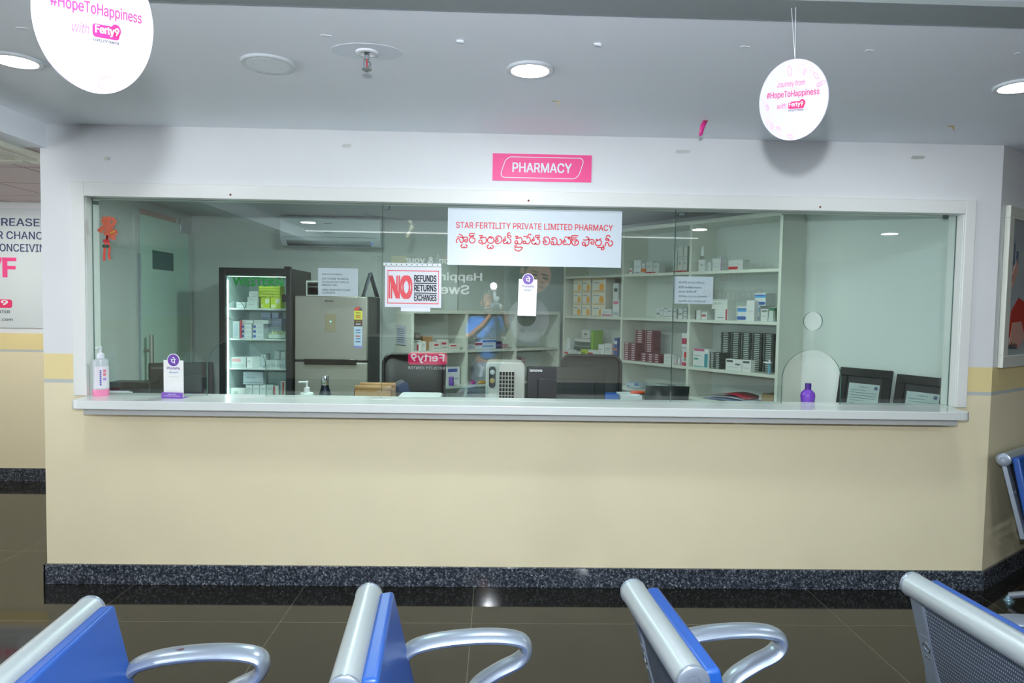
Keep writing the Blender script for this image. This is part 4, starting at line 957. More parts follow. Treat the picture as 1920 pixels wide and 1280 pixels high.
# maroon packs: four lower columns, two tall columns behind
MAR = '#6d2238'
pk = None
def packs(R, lev, cols, n, off, d, col, strip_c, label, group, ph):
    proto = None
    for (a, b) in cols:
        xa, xb = onrun(R, a, 640, off)[0], onrun(R, b, 640, off)[0]
        for j in range(n):
            if proto is None:
                w = xb - xa - .002; h = ph - .0012
                o = carton_at(MR, 0, 0, 0, w, d, h, col, [(.26, .76, .28, .80, strip_c), (.03, .06, .1, .9, strip_c)], label, group, name='medicine_pack'); proto = o; c = o
            else:
                c = proto.copy(); COL.objects.link(c); c['label'] = label
            c.matrix_world = (MR if R == 'R' else ML) @ T((xa + xb) / 2 + rnd.uniform(-.0012, .0012), off + rnd.uniform(0, .003), SH[lev] + .001 + j * ph)
packs('R', 'l', [(1168.5, 1181), (1182, 1192.5)], 8, .03, .07, MAR, '#d9c3cc', 'thin maroon pack in the low stacks at the left of the second bay', 'maroon packs, low left stacks', .0185)
packs('R', 'l', [(1202, 1213.5), (1214.5, 1225.5), (1226.5, 1237)], 4, .02, .07, MAR, '#d9c3cc', 'thin maroon pack in the short stacks under the clear film', 'maroon packs, short right stacks', .0185)
packs('R', 'l', [(1191, 1207), (1208, 1226)], 14, .115, .09, MAR, '#d9c3cc', 'thin maroon pack in the tall pair of stacks at the back', 'maroon packs, tall rear stacks', .0185)
sbox('R', 1245, 1263, 663, 'l', .06, .02, '#d8dcd8', [(.05, .95, .32, .34, '#8a9290'), (.05, .95, .64, .66, '#8a9290')], 'white stacked cartons block in front of the maroon stacks')
for k, (a, col) in enumerate(((1266, '#b9a6b4'), (1271, '#d0d4d4'), (1276, '#b895ae'))):
    x, z = onrun('R', a + 1, 668, .05); bottle(MR, x, .06, SH['l'] + .001, .012, .058, col, '#c9ccd0', 'small glass vial, %s of three, beside the red white cartons' % ('left', 'middle', 'right')[k])
sbox('R', 1280, 1289, 656, 'l', .10, .05, WH, [(.3, .9, .5, .9, '#d63a40'), (.2, .8, .3, .48, '#9aa0a4'), (0, 1, 0, .2, '#c02450')], 'white red carton lower of two beside the upright, second bay')
sbox('R', 1279, 1289, 624, 'l', .10, .05, WH, [(0, 1, .35, .7, '#b02a50'), (0, 1, .1, .16, '#9aa0a4')], 'white carton with crimson band on top of the red white carton', under=656)
sbox('R', 1172, 1199, 714, 'b', .10, .08, '#cfd8e0', [(.05, .5, .75, .9, '#6f8fc0'), (.6, .95, .3, .95, '#7f9cc8'), (0, .2, .0, .2, '#4066a8')], 'white blue wrapped packet on the lowest shelf behind the chair')
sbox('R', 1228, 1252, 719, 'b', .10, .1, '#cdd5d4', LINES, 'flat white tray on the lowest shelf behind the laptop')
# third bay
sbox('R', 1310, 1322, 487, 'u', .07, .03, '#d2d8d4', [(.3, .6, .5, .58, '#5d6670')], 'white carton under a bottle top at the third bay upper shelf')
x, z = onrun('R', 1316, 480, .05); bottle(MR, x, .06, z, .016, .075, '#d6dcda', '#cfd6d6', 'white bottle standing on the white carton, upper shelf', None)
sbox('R', 1323, 1334, 492, 'u', .07, .06, '#cbd2cf', LINES, 'pale carton between the bottle carton and the purple edged box')
sbox('R', 1336, 1353, 484, 'u', .07, .03, '#d0d6d3', [(.94, 1, 0, 1, '#a03aa0'), (.1, .8, .3, .33, '#8f989a'), (.1, .8, .95, .98, '#8f989a')], 'white box with a purple right edge on the upper shelf')
sbox('R', 1366, 1393, 488, 'u', .08, .04, '#cdd3cf', [(.02, .66, .08, .36, '#c8202c')], 'white carton with a red label on the upper shelf')
sbox('R', 1304, 1313, 581, 'm', .09, .02, '#d4d9d5', [(.0, .2, 0, 1, '#2f3634')], 'black sided white box at the left of the third bay middle shelf')
sbox('R', 1314, 1326, 584, 'm', .09, .04, '#d2d7d4', [(.0, .8, .38, .62, '#b02c40')], 'white box with a red band beside the black sided one')
sbox('R', 1341, 1364, 579.5, 'm', .10, .02, '#dadedb', [(.86, .98, 0, 1, '#b83246'), (.2, .7, .2, .28, '#7c8486')], 'white box with red side, lower of two, under the handwritten paper')
sbox('R', 1335, 1364, 561, 'm', .10, .02, '#d7dcd6', [(.1, .9, .9, .93, '#8d9692')] + LINES, 'larger white box on top, under the handwritten paper', under=579.5)
def blueprints(): return [(.0, 1, .62, .78, '#4aa0d6'), (0, 1, .78, .86, '#2d5fae'), (.0, .9, .06, .30, '#3a66b4'), (.3, .98, .1, .26, '#6c8fd0')]
sbox('R', 1383, 1400, 574, 'm', .12, .04, '#d9dedd', blueprints(), 'white box with blue bands, lower left of the blue group')
sbox('R', 1415.5, 1424, 573, 'm', .12, .07, '#d9dedd', blueprints(), 'white box with blue bands, lower right of the blue group')
sbox('R', 1416, 1436, 549, 'm', .12, .07, '#d9dedd', blueprints(), 'white box with blue bands, topmost of the blue group', under=573)
sbox('R', 1400, 1415, 563, 'm', .08, .02, '#dde1de', [(.2, .8, .45, .5, '#c3c9c8')], 'plain tall white box among the blue banded boxes')
sbox('R', 1427, 1440, 579, 'm', .06, .02, '#d2d7d3', [(.1, .9, .75, .9, '#6f7874'), (.15, .8, .4, .45, '#99a19e')], 'small white box right of the blue group')
sbox('R', 1441, 1452, 577, 'm', .09, .05, '#3d7f5a', [(.0, 1, .0, .5, '#b9c6c0'), (.2, .6, .5, .6, '#22382e')], 'green topped box at the right end of the middle shelf')
g = G(); g.prism([(0, 0), (.045, 0), (.035, .075), (.012, .075)], 0, .03, 0, Matrix(((1, 0, 0, 0), (0, 0, 1, 0), (0, 1, 0, 0), (0, 0, 0, 1)))); x, z = onrun('R', 1439, 597, .0); o = g.build('folded_card', mat('#c8d6cf', .3)); o.matrix_world = MR @ T(x, .004, SH['m'] + .001); tag(o, 'small pale folded card in front of the green topped box', 'card')
sbox('R', 1300, 1329, 653, 'l', .10, .02, '#d9dddd', [(.05, .72, .88, 1.0, '#c05a86'), (.74, .95, .02, .75, '#2f8f9c'), (.06, .35, .40, .50, '#3f9f88'), (.06, .7, .02, .07, '#3fae98'), (.06, .5, .62, .66, '#98a2a4')], 'white carton with teal and pink print on the lower shelf')
DK = '#2e3b38'
packs('R', 'l', [(1331, 1341), (1341.5, 1351)], 9, .03, .09, DK, '#bccac4', 'thin dark green pack in the low stacks beside the teal carton', 'dark packs, low stacks', .0135)
packs('R', 'l', [(1351, 1369), (1370, 1388.5), (1389.5, 1408), (1409, 1429), (1431, 1451)], 20, .14, .10, DK, '#bccac4', 'thin dark green pack in the five tall stacks at the back', 'dark packs, tall stacks', .0138)
sbox('R', 1361, 1391, 672, 'l', .05, .01, '#dbdeda', [(.05, .45, .72, .9, '#4a5254'), (.6, .9, .5, .64, '#5c6466'), (.1, .8, .3, .34, '#a5acaa')], 'long white carton leaning before the dark stacks, left of two')
sbox('R', 1392, 1408, 674, 'l', .05, .01, '#dbdeda', [(.1, .85, .72, .9, '#4a5254'), (.1, .8, .3, .34, '#a5acaa')], 'shorter white carton before the dark stacks, right of two')
x, z = onrun('R', 1443, 680, .05)
t = thing('dispenser', 'small white plunger dispenser at the right end of the lower shelf', 'dispenser', M=MR @ T(x, .05, SH['l'] + .001))
g = G(); g.lathe([(.012, 0), (.012, .06), (.006, .064), (.006, .075)], 14); g.build('barrel', mat('#6fa3b4', .3), t)
g = G(); g.box(-.045, .015, -.008, .008, .074, .082); g.cyl((0, 0, .08), (0, 0, .1), .007, n=10); g.build('plunger', WHITE, t, bevel=.002)
# papers at the foot of the third bay
xa, _ = onrun('R', 1310, 748, 0); xb, _ = onrun('R', 1398, 750, 0)
for k, (dx, wv, col, lb) in enumerate(((.0, .42, '#7d8fb6', 'blue grey magazine sheet, lowest in the loose paper pile'), (.04, .38, '#b9c2d4', 'pale blue sheet in the middle of the loose paper pile'), (.08, .30, '#a83440', 'red topped leaflet on the loose paper pile'))):
    g = G(); n = 8; P_ = []; F_ = []
    for i in range(n + 1):
        u = i / n
        for v in (0, .22): P_.append((u * wv, v, .008 * math.sin(PI * u) * (k + 1) + .012 * k + .001))
        if i: F_.append((2 * i - 2, 2 * i, 2 * i + 1, 2 * i - 1))
    g.add(P_, F_); o = g.build('paper_sheet', mat(col, .4, var=.2, scale=8)); o.matrix_world = MR @ T(xa + dx + .02, .02, SH['b'] + .001 + k * .004); tag(o, lb, 'paper')
    m_ = o.modifiers.new('s', 'SOLIDIFY'); m_.thickness = .002; m_.offset = 1
def bag(name, label, M, pts, h, col, cat='bag', seed=1, rough=.35, sub=2, amp=.02, trans=0.0):
    bm = bmesh.new(); bmesh.ops.create_icosphere(bm, subdivisions=3, radius=1.0); r2 = random.Random(seed)
    from mathutils import noise
    for v in bm.verts:
        p = v.co.copy(); q = noise.noise(p * 2.2 + Vector((seed, 0, 0))) * .35 + noise.noise(p * 5 + Vector((0, seed, 0))) * .16
        p *= 1 + q
        v.co = Vector((p.x, p.y, max(0.0, p.z * .5 + .42)))
    for ax_, S_ in ((0, pts[0]), (1, pts[1]), (2, h)):
        mm = max(abs(v.co[ax_]) for v in bm.verts)
        for v in bm.verts: v.co[ax_] *= S_ / mm
    me = bpy.data.meshes.new(name); bm.to_mesh(me); bm.free(); me.materials.append(mat(col, rough, var=.06, scale=60, bump=.6))
    set_smooth(me, 50); o = bpy.data.objects.new(name, me); COL.objects.link(o); o.matrix_world = M; tag(o, label, cat); return o
x, _ = onrun('R', 1418, 740, .1); bag('plastic_bag', 'crumpled translucent plastic bag right of the loose paper pile', MR @ T(x - .0, .21, SH['b'] + .0005), (.045, .06), .08, '#cfd8d6', seed=4)
x, _ = onrun('R', 1443, 745, .1); sbox('R', 1428, 1451, 738, 'b', .16, .09, '#a98f6c', [], 'flat brown kraft packet at the right end of the lowest shelf', name='kraft_packet', cat='packet')

# left run contents
sbox('L', 771, 790, 638, 'l', .10, .05, '#cdd0cc', [(.55, .72, .0, .6, '#a02a40'), (.1, .9, .8, .9, '#8d9492')], 'white box with a dark red stripe at the left end of the back shelf')
sbox('L', 779, 788, 625, 'l', .06, .16, '#8d8a80', [(.1, .9, .5, .7, '#6d6a62')], 'grey tall box behind the white box on the back shelf')
sbox('L', 791, 799, 640, 'l', .08, .02, '#d6d8d4', LINES, 'white upright carton beside the dark red striped box')
sbox('L', 793, 811, 630, 'l', .12, .12, '#a78158', [(.1, .9, .86, .94, '#8d6b46')], 'brown cardboard box on the back shelf', name='cardboard_box')
for k, (a, b, yt, lb) in enumerate(((813, 826, 641, 'left'), (827, 841, 637, 'middle'), (842, 862, 644, 'right'))):
    sbox('L', a, b, yt, 'l', .08, .03, '#d9d6cf', [(.1, .7, .55, .75, '#c03846'), (.1, .9, .2, .3, '#9d9f9c')], 'white red carton, %s of three, right of the brown box' % lb)
sbox('L', 878, 890, 645, 'l', .10, .05, '#d2d5d8', [(.0, 1, .2, .5, '#a8b4c8')] + LINES, 'white carton at the left of the blue labelled group on the back shelf')
sbox('L', 891, 904, 641, 'l', .10, .05, '#d6d9da', [(.0, 1, .55, .85, '#b83a4c')] + LINES, 'white carton with a red band in the blue labelled group')
sbox('L', 905, 930, 636, 'l', .12, .05, '#cfd6de', [(.0, 1, .7, .9, '#3f66b4'), (.0, .8, .2, .35, '#8da0c4')], 'long white carton with a blue band on the back shelf')
sbox('L', 931, 941, 640, 'l', .08, .04, '#463a58', [(.0, 1, .3, .6, '#7a6a8a')], 'dark purple box at the right of the blue labelled group')
sbox('L', 942, 953, 645, 'l', .08, .04, '#b89a9c', LINES, 'small pinkish box right of the dark purple box')
sbox('L', 839, 862, 688, 'b', .12, .06, '#d6d9dc', [(.05, .8, .72, .9, '#4a5fae'), (.1, .9, .3, .4, '#a7b0b8')], 'white carton with blue lettering band beside the purple capped bottle')
x, _ = onrun('L', 845, 715, .03); bottle(ML, x, .02, LZ['b'] + .001, .022, .075, '#7a58b8', '#8260c4', 'small purple capped bottle on the lowest back shelf', None, neck=.9)
x, _ = onrun('L', 893, 700, .12); x += .06; bag('plastic_bag', 'big crumpled clear plastic bag of packets on the back shelf', ML @ T(x, .15, LZ['b'] + .0005), (.085, .10), .20, '#c6ccd4', seed=9)
x, _ = onrun('L', 886, 715, .03); bag('wrapped_sweet', 'small magenta wrapped packet before the clear plastic bag', ML @ T(x, .025, LZ['b']), (.03, .018), .035, '#b02a8a', 'packet', seed=3)
x, _ = onrun('L', 903, 716, .03); bag('wrapped_sweet', 'small yellow wrapped packet before the clear plastic bag', ML @ T(x, .025, LZ['b']), (.05, .018), .03, '#c89a34', 'packet', seed=5)
for j in range(9):
    a, b = onrun('L', 970, 690, .03)[0], onrun('L', 984, 690, .03)[0]
    carton_at(ML, (a + b) / 2, .03, LZ['b'] + .001 + j * .024, b - a, .09, .0235, '#b79fa8', [(.1, .5, .2, .8, '#6a4a5a'), (.6, .9, .3, .7, '#8d7480')], 'thin pinkish pack in the stack behind the black monitor', 'pinkish packs behind the monitor', name='medicine_pack')
# papers hung on the left side of the back shelving, and on the wall behind
a, b = onplane(745, 609, (PL.x, PL.y, 0), (N2.x, N2.y, 0)), onplane(745, 645, (PL.x, PL.y, 0), (N2.x, N2.y, 0))
VV = Vector((-N2.y, N2.x))
g = G(); g.box(.0, .17, -.006, -.004, b.z, a.z)
for i in range(7): g.box(.02, .15, -.0066, -.0064, b.z + .02 + i * .018, b.z + .026 + i * .018, 1)
t = g.build('hung_list', [mat('#c3c8d4', .7), mat('#6f7686', .7)]); t.matrix_world = T(PL.x + VV.x * .26, PL.y + VV.y * .26, 0) @ Matrix.Rotation(math.atan2(N2.y, N2.x) - PI / 2, 4, 'Z'); tag(t, 'white printed list hung on the side of the back shelving', 'paper')

# ------------------------------------------------------------------ visi cooler
YV = 1.66
a, b = at(410, 501, YV), at(545, 501, YV); cw, chh = b.x - a.x, a.z
cx = (a.x + b.x) / 2
VX = cx
vc = thing('visi_cooler', 'black glass door display cooler full of medicine with green lettering', 'refrigerator', (cx, YV, 0))
g = G(); wl = .04; hw = cw / 2; dp = .60
g.box(-hw, -hw + wl, .04, dp, 0, chh); g.box(hw - wl, hw, .04, dp, 0, chh); g.box(-hw + wl, hw - wl, dp - .04, dp, 0, chh); g.box(-hw + wl, hw - wl, .04, dp - .04, chh - .06, chh); g.box(-hw + wl, hw - wl, .04, dp - .04, 0, .22)
g.build('cabinet', mat('#222628', .4), vc, bevel=.004)
g = G(); g.box(-hw + wl, -hw + wl + .005, .045, dp - .04, .22, chh - .06); g.box(hw - wl - .005, hw - wl, .045, dp - .04, .22, chh - .06); g.box(-hw + wl, hw - wl, dp - .046, dp - .04, .22, chh - .06); g.box(-hw + wl, hw - wl, .045, dp - .04, chh - .066, chh - .06); g.box(-hw + wl, hw - wl, .045, dp - .04, .22, .226)
g.build('liner', mat('#dff3f2', .35, var=.01), vc)
fl_ = .048
a2, b2 = at(422, 513, YV), at(536, 513, YV); gl0, gl1 = a2.x - cx, b2.x - cx; gt = a2.z
g = G(); g.box(-hw, gl0, 0, .036, .1, chh); g.box(gl1, hw, 0, .036, .1, chh); g.box(gl0, gl1, 0, .036, gt, chh); g.box(gl0, gl1, 0, .036, .1, .24)
g.build('door_frame', mat('#24272a', .35), vc, bevel=.003)
g = G(); g.box(gl0, gl1, .014, .02, .24, gt); g.build('door_glass', glass_mat((.97, .99, .985), .03, 'cooler_glass'), vc)
g = G(); g.text('WESTERN', T((gl0 + gl1) / 2 + .015, .011, at(479, 528, YV).z) @ RX, (gl1 - gl0) * .83, .074, bold=.03, serif=True); g.build('green_lettering', mat('#159a42', .4), vc)
g = G(); g.box(-hw + wl + .006, -hw + wl + .012, .05, .062, .3, chh - .1); g.build('lamp_strip', mat('#e6fffb', .4, emit=9.0, var=0), vc)
g = G(); g.box(-hw + wl + .02, hw - wl - .02, .05, .062, chh - .067, chh - .066); g.build('top_lamp', mat('#e6fffb', .4, emit=9.0, var=0), vc)
g = G(); g.box(hw - .05, hw, -.01, .03, chh - .0, chh + .016); g.build('hinge', BLACK, vc, bevel=.002)
g = G(); q = at(532, 559, YV); g.box(q.x - cx - .012, q.x - cx + .025, -.012, 0, q.z - .03, q.z + .03, 0); g.build('door_handle', BLACK, vc, bevel=.003)
YB = .10
VM = T(cx, YV, 0)
lev = [at(500, y, YV + YB).z for y in (578, 635, 690)] + [at(500, 748, YV + YB).z]
for z in lev:
    g = G(); g.box(-hw + wl + .006, hw - wl - .006, YB, dp - .06, z - .014, z); g.build('shelf', mat('#e8f4f3', .3), vc)
def vbox(pxa, pxb, ytop, k, col, prints=(), label='', group=None, off=.03, base=0.0, d=.12):
    Y = YV + YB + off; p, q = at(pxa, ytop, Y), at(pxb, ytop, Y)
    h = max(.015, p.z - lev[k] - base - .001)
    xa, xb = max(p.x, VX - hw + wl + .007), min(q.x, VX + hw - wl - .007)
    return carton_at(T(0, YV + YB, 0), (xa + xb) / 2, off, lev[k] + base + .0008, xb - xa, min(d, dp - .062 - YB - off), h, col, prints, label, group)
LIME = '#c8dc3c'
for k, (a_, b_, lb) in enumerate(((489, 506, 'left'), (507.5, 526, 'right'))):
    vbox(a_, b_, 557, 0, LIME, [(.05, .25 + .2 * k, .05, .35, '#e6ecc8'), (.5, .9, .45, .85, '#e3e9d8')], 'lime carton, %s of two at the bottom of the cooler top shelf' % lb, off=.05)
hb = at(500, 557, YV + YB + .05).z - lev[0]
for j in range(4):
    hh = (at(500, 536, YV + YB + .05).z - lev[0] - hb) / 4; p, q = at(485, 540, YV + YB + .05), at(525, 540, YV + YB + .05)
    carton_at(T(0, YV + YB, 0), (p.x + q.x) / 2, .05, lev[0] + hb + .002 + j * hh, q.x - p.x, .12, hh - .001, LIME, [(.02, .98, .02, .12, '#9fb82a'), (.1, .8, .4, .6, '#d8e47a')], 'flat lime carton in the stack of four on the cooler top shelf', 'flat lime cartons in the cooler')
vbox(462, 482, 566, 0, '#d5dedd', LINES, 'white box at the foot of the white stack on the cooler top shelf')
vbox(464, 483, 556, 0, '#d0dad9', LINES, 'white box in the middle of the white stack on the cooler top shelf', base=.047)
vbox(467, 483, 546, 0, '#d9e0df', LINES, 'white box topmost of the white stack on the cooler top shelf', base=.090)
vbox(443, 460, 566, 0, '#cfdad8', LINES, 'white box seen through the round glass hole, cooler top shelf', off=.06)
for c_, (a_, b_) in enumerate(((452, 472), (474, 494))):
    p, q = at(a_, 607, YV + YB + .04), at(b_, 607, YV + YB + .04); hh = (p.z - lev[1]) / 3
    for j in range(3):
        carton_at(T(0, YV + YB, 0), (p.x + q.x) / 2, .04, lev[1] + .0008 + j * hh, q.x - p.x - .002, .12, hh - .001, '#dfe8ea', [(.04, .28, .15, .7, '#3a62b8'), (.4, .9, .3, .4, '#9fb0bc')], 'white box with a blue dot in the double stack on the cooler second shelf', 'blue dotted boxes in the cooler')
p2 = at(470, 607, YV + YB + .04).z - lev[1]
vbox(450, 474, 600, 1, '#dbe3e2', LINES, 'flat white box on top of the blue dotted stacks, left of two', off=.04, base=p2 + .001)
vbox(476, 502, 600, 1, '#dbe3e2', LINES, 'flat white box on top of the blue dotted stacks, right of two', off=.04, base=p2 + .001)
vbox(450, 452, 600, 1, '#c03a4c', [], 'thin red edged card left of the blue dotted stacks', off=.02)
vbox(436, 449, 602, 1, '#d5e0e2', [(.2, .8, .1, .9, '#b9ccd6')], 'pale upright carton left of the blue dotted stacks', off=.05)
for a_, b_, yt, lb, bs in ((490, 508, 597, 'lower left', .10), (490, 507, 586, 'upper left', .155), (509, 528, 597, 'lower right', .10), (510, 522, 586, 'upper right', .155)):
    vbox(a_, b_, yt, 1, '#b6c3e0', [(.1, .9, .2, .3, '#7d8fc0'), (.1, .9, .7, .8, '#8fa0c8')], 'pale blue box, %s of four behind the clear tray' % lb, off=.18, base=bs)
vbox(489, 528, 611, 1, '#b9cbd6', [(.0, 1, .8, .9, '#a5b7c8')], 'pale blue carton base under the four pale blue boxes', off=.18)
g = G(); p, q = at(503, 632, YV + YB + .02), at(535, 632, YV + YB + .02); w_ = q.x - p.x
g.box(-w_ / 2, w_ / 2, 0, .1, 0, .004); g.box(-w_ / 2, w_ / 2, 0, .003, 0, .035); g.box(-w_ / 2, w_ / 2, .097, .1, 0, .05); g.box(-w_ / 2, -w_ / 2 + .003, 0, .1, 0, .05); g.box(w_ / 2 - .003, w_ / 2, 0, .1, 0, .05)
o = g.build('clear_tray', mat('#d9efe4', .15), None, loc=((p.x + q.x) / 2, YV + YB + .02, lev[1] + .001)); tag(o, 'pale see-through tray of vials on the cooler second shelf', 'tray')
for k in range(6):
    g = G(); g.lathe([(.009, 0), (.009, .045), (.005, .05), (.006, .06), (0, .06)], 12); tag(g.build('vial', mat('#d6e6b8', .25), None, loc=((p.x + q.x) / 2 - .05 + k * .02, YV + YB + .07, lev[1] + .006)), 'small pale green vial standing in the see-through tray', 'vial', 'vials in the cooler tray')
vbox(433, 461, 669, 2, '#ccd9d6', [(.05, .65, .55, .85, '#d79c9c'), (.1, .9, .1, .3, '#b9c8c4')], 'white box with faint pink print, left on the cooler third shelf')
vbox(463, 473, 669, 2, '#e3ecea', LINES, 'upright white box beside the pink printed box, cooler third shelf')
vbox(475, 488, 668, 2, '#c9d8d6', [], 'pale box in a wrapper right of the upright white box, cooler third shelf', off=.06)
vbox(489, 498, 664, 2, '#c0d0d2', [], 'grey box behind the wrapper on the cooler third shelf', off=.09)
for j in range(7):
    vbox(499.5 + j * 5.1, 504 + j * 5.1, 675, 2, '#d9e6e6', [(.2, .8, .1, .5, '#aebfc4')], 'small white vial carton in the row on the cooler third shelf', 'vial cartons in the cooler', off=.03, d=.05)
vbox(515, 524, 658, 2, '#cfdcdb', [(.1, .9, .4, .5, '#a9b9bb')], 'pale carton, left of two standing behind the vial cartons', off=.10)
vbox(526, 535, 659, 2, '#d5e0df', [(.1, .9, .4, .5, '#a9b9bb')], 'pale carton, right of two standing behind the vial cartons', off=.10)
for c_ in range(4):
    for r_ in range(2):
        p, q = at(461 + c_ * 13, 728 - r_ * 13, YV + YB + .06), at(473 + c_ * 13, 728, YV + YB + .06)
        hh = .054; carton_at(T(0, YV + YB, 0), (p.x + q.x) / 2, .06, lev[3] + .0008 + r_ * (hh + .001), q.x - p.x, .12, hh, '#d4e2e1', [(.2, .8, .3, .45, '#a5b8bd')], 'white carton in the block of eight on the cooler bottom shelf', 'white carton block in the cooler')
vbox(456, 493, 697, 3, '#b5c6ca', [(.05, .95, .1, .2, '#8fa4ac'), (.15, .6, .5, .6, '#95aab2')], 'flat grey blue carton lying on the white carton block, cooler bottom shelf', off=.05, base=.113)
vbox(433, 459, 727, 3, '#d2dcd6', [(.2, .5, .3, .7, '#a7b8ac')], 'pale box at the left of the cooler bottom shelf', off=.02, d=.03)
vbox(513, 522, 723, 3, '#e4ecea', [(.02, .3, .05, .95, '#d84a4a')], 'white carton with red squares, left of two, cooler bottom shelf', off=.02, d=.03)
vbox(526, 535, 714, 3, '#e4ecea', [(.4, .75, .05, .95, '#d84a4a')], 'white carton with red squares, right and taller of two, cooler bottom shelf', off=.02, d=.03)

# ------------------------------------------------------------------ stainless fridge
YFr = 1.72
a, b = at(552.5, 553, YFr), at(689, 557, YFr); fw = b.x - a.x; fh = (a.z + b.z) / 2; cx = (a.x + b.x) / 2
fr = thing('steel_fridge', 'two door stainless steel fridge beside the display cooler', 'refrigerator', (cx, YFr, 0))
zs = at(620, 677, YFr).z
g = G(); g.box(-fw / 2, fw / 2, .05, .60, .04, fh); g.box(-fw / 2 + .03, fw / 2 - .03, .07, .55, 0, .04); g.build('body', mat('#3c4244', .5, metal=.2), fr, bevel=.004)
g = G(); g.box(-fw / 2, fw / 2, 0, .045, zs + .008, fh); ud = g.build('upper_door', STEEL, fr, bevel=.006)
g = G(); g.box(-fw / 2, fw / 2, 0, .045, .06, zs - .008); ld = g.build('lower_door', STEEL, fr, bevel=.006)
p, q = at(572, 683, YFr), at(669, 683, YFr)
g = G(); g.box(p.x - cx, q.x - cx, -.028, .012, zs - .028, zs + .018); g.build('handle_recess', mat('#141213', .15), fr, bevel=.004)
p = at(620, 605, YFr); g = G(); g.prism(rrect(.088, .145, .01, 4, p.x - cx, p.z), 0, .004, 0, RX); c_ = g.build('control_panel', mat('#b0a68c', .25, metal=.5), ud)
g = G(); g.lathe([(.012, 0), (.012, .001), (0, .001)], 3, 0, T(p.x - cx, -.0045, p.z + .01) @ RX @ Matrix.Rotation(-PI / 2, 4, 'Z')); g.build('indicator', mat('#9fd4e0', .3, emit=.6), c_)
g = G(); p = at(617, 564, YFr); g.quad(p.x - cx - .035, p.x - cx + .035, p.z - .006, p.z + .006, 0, 0, T(0, -.0012, 0) @ RX); g.build('badge', CHROME, ud)
p0, p1 = at(664, 571, YFr), at(679, 652, YFr); x0, x1 = p0.x - cx, p1.x - cx; zt, zb = p0.z, p1.z; H_ = zt - zb
def zz(f): return zb + H_ * f
g = G(); w_ = x1 - x0
g.quad(x0, x1, zz(.66), zz(.86), 0, 0, T(0, -.0012, 0) @ RX); g.prism(circ((x0 + x1) / 2, zz(.86), w_ / 2, 16, 0, 180), 0, .0006, 1, T(0, -.0012, 0) @ RX); g.prism([((x0 + x1) / 2, zz(.86))] + circ((x0 + x1) / 2, zz(.86), w_ * .48, 8, 60, 180), 0, .0004, 2, T(0, -.0016, 0) @ RX)
g.quad(x0, x1, zz(.50), zz(.655), 0, 3, T(0, -.0012, 0) @ RX); g.quad(x0, x1, zz(.0), zz(.495), 0, 4, T(0, -.0012, 0) @ RX); g.quad(x0, x1, zz(0), zz(.05), 0, 5, T(0, -.0015, 0) @ RX)
for f, m_ in ((.8, 6), (.74, 6), (.70, 2), (.6, 6), (.54, 4), (.40, 7), (.34, 7), (.26, 2), (.2, 7), (.13, 7)): g.quad(x0 + w_ * .2, x0 + w_ * .8, zz(f), zz(f + .025), 0, m_, T(0, -.0018, 0) @ RX)
g.build('energy_sticker', [mat('#d8cf4a', .4), mat('#4a4f58', .4), mat('#c8443c', .4), mat('#5a3a34', .4), mat('#b9cbe0', .4), mat('#8d86cc', .4), mat('#8d8838', .4), mat('#4a6fa8', .4)], ud)
# things on the fridge
p, q = at(574, 526, YFr + .1), at(600, 526, YFr + .1); cb = carton_at(T(0, YFr + .1, 0), (p.x + q.x) / 2, 0, fh + .001, q.x - p.x, .10, p.z - fh, '#d0d6d2', [(.08, .95, .06, .9, '#4c5550'), (.15, .9, .1, .55, '#6a3a80'), (.15, .9, .66, .82, '#c3cbb6')], 'framed purple and green packet on top of the fridge, partly behind the paper', name='display_card', cat='card')
p = at(691, 511, YFr + .15); h_ = p.z - fh - .001
t = thing('tent_calendar', 'folded grey tent card standing on the right end of the fridge', 'calendar', (at(694, 550, YFr + .15).x, YFr + .15, fh + .001), math.radians(-70))
g = G(); g.add([(-.09, -.06, 0), (.09, -.06, 0), (.09, 0, h_), (-.09, 0, h_)], [(0, 1, 2, 3)]); o = g.build('front_leaf', mat('#6d7688', .5), t); o.modifiers.new('s', 'SOLIDIFY').thickness = .002
g = G(); g.add([(-.09, .06, 0), (.09, .06, 0), (.09, 0, h_), (-.09, 0, h_)], [(1, 0, 3, 2)]); o = g.build('rear_leaf', mat('#4c5464', .5), t); o.modifiers.new('s', 'SOLIDIFY').thickness = .002
# split air conditioner
YAC = 2.13
a, b = at(524, 396, YAC), at(713, 463, YAC); 
t = thing('split_air_conditioner', 'white wall air conditioner above the steel fridge', 'air conditioner', ((a.x + b.x) / 2, YAC, b.z)); w_ = b.x - a.x; h_ = min(a.z, ZI - .012) - b.z
g = G(); My = Matrix(((0, 0, 1, 0), (1, 0, 0, 0), (0, 1, 0, 0), (0, 0, 0, 1)))
g.prism([(.212, 0), (.06, 0), (.01, .05), (0, .08), (0, h_ - .02), (.02, h_), (.212, h_)][::-1], -w_ / 2, w_ / 2, 0, My); g.build('casing', mat('#cfdade', .3, var=.02), t, bevel=.006, seg=3)
g = G(); g.box(-w_ * .46, w_ * .46, -.001, .003, .074, .078); g.build('panel_gap', mat('#7d8a8d', .5), t)
g = G(); g.add([(-w_ * .44, .055, .004), (w_ * .40, .055, .004), (w_ * .40, .013, .046), (-w_ * .44, .013, .046)], [(0, 1, 2, 3)]); o = g.build('louver', mat('#a9b4b6', .35), t); o.modifiers.new('s', 'SOLIDIFY').thickness = .004
for xx, zz_ in ((-.02, .11), (-.02, .19)):
    g = G(); g.box(xx - .035, xx + .035, -.0012, .002, zz_, zz_ + .006); g.build('small_lettering', mat('#6f7c80', .5), t)
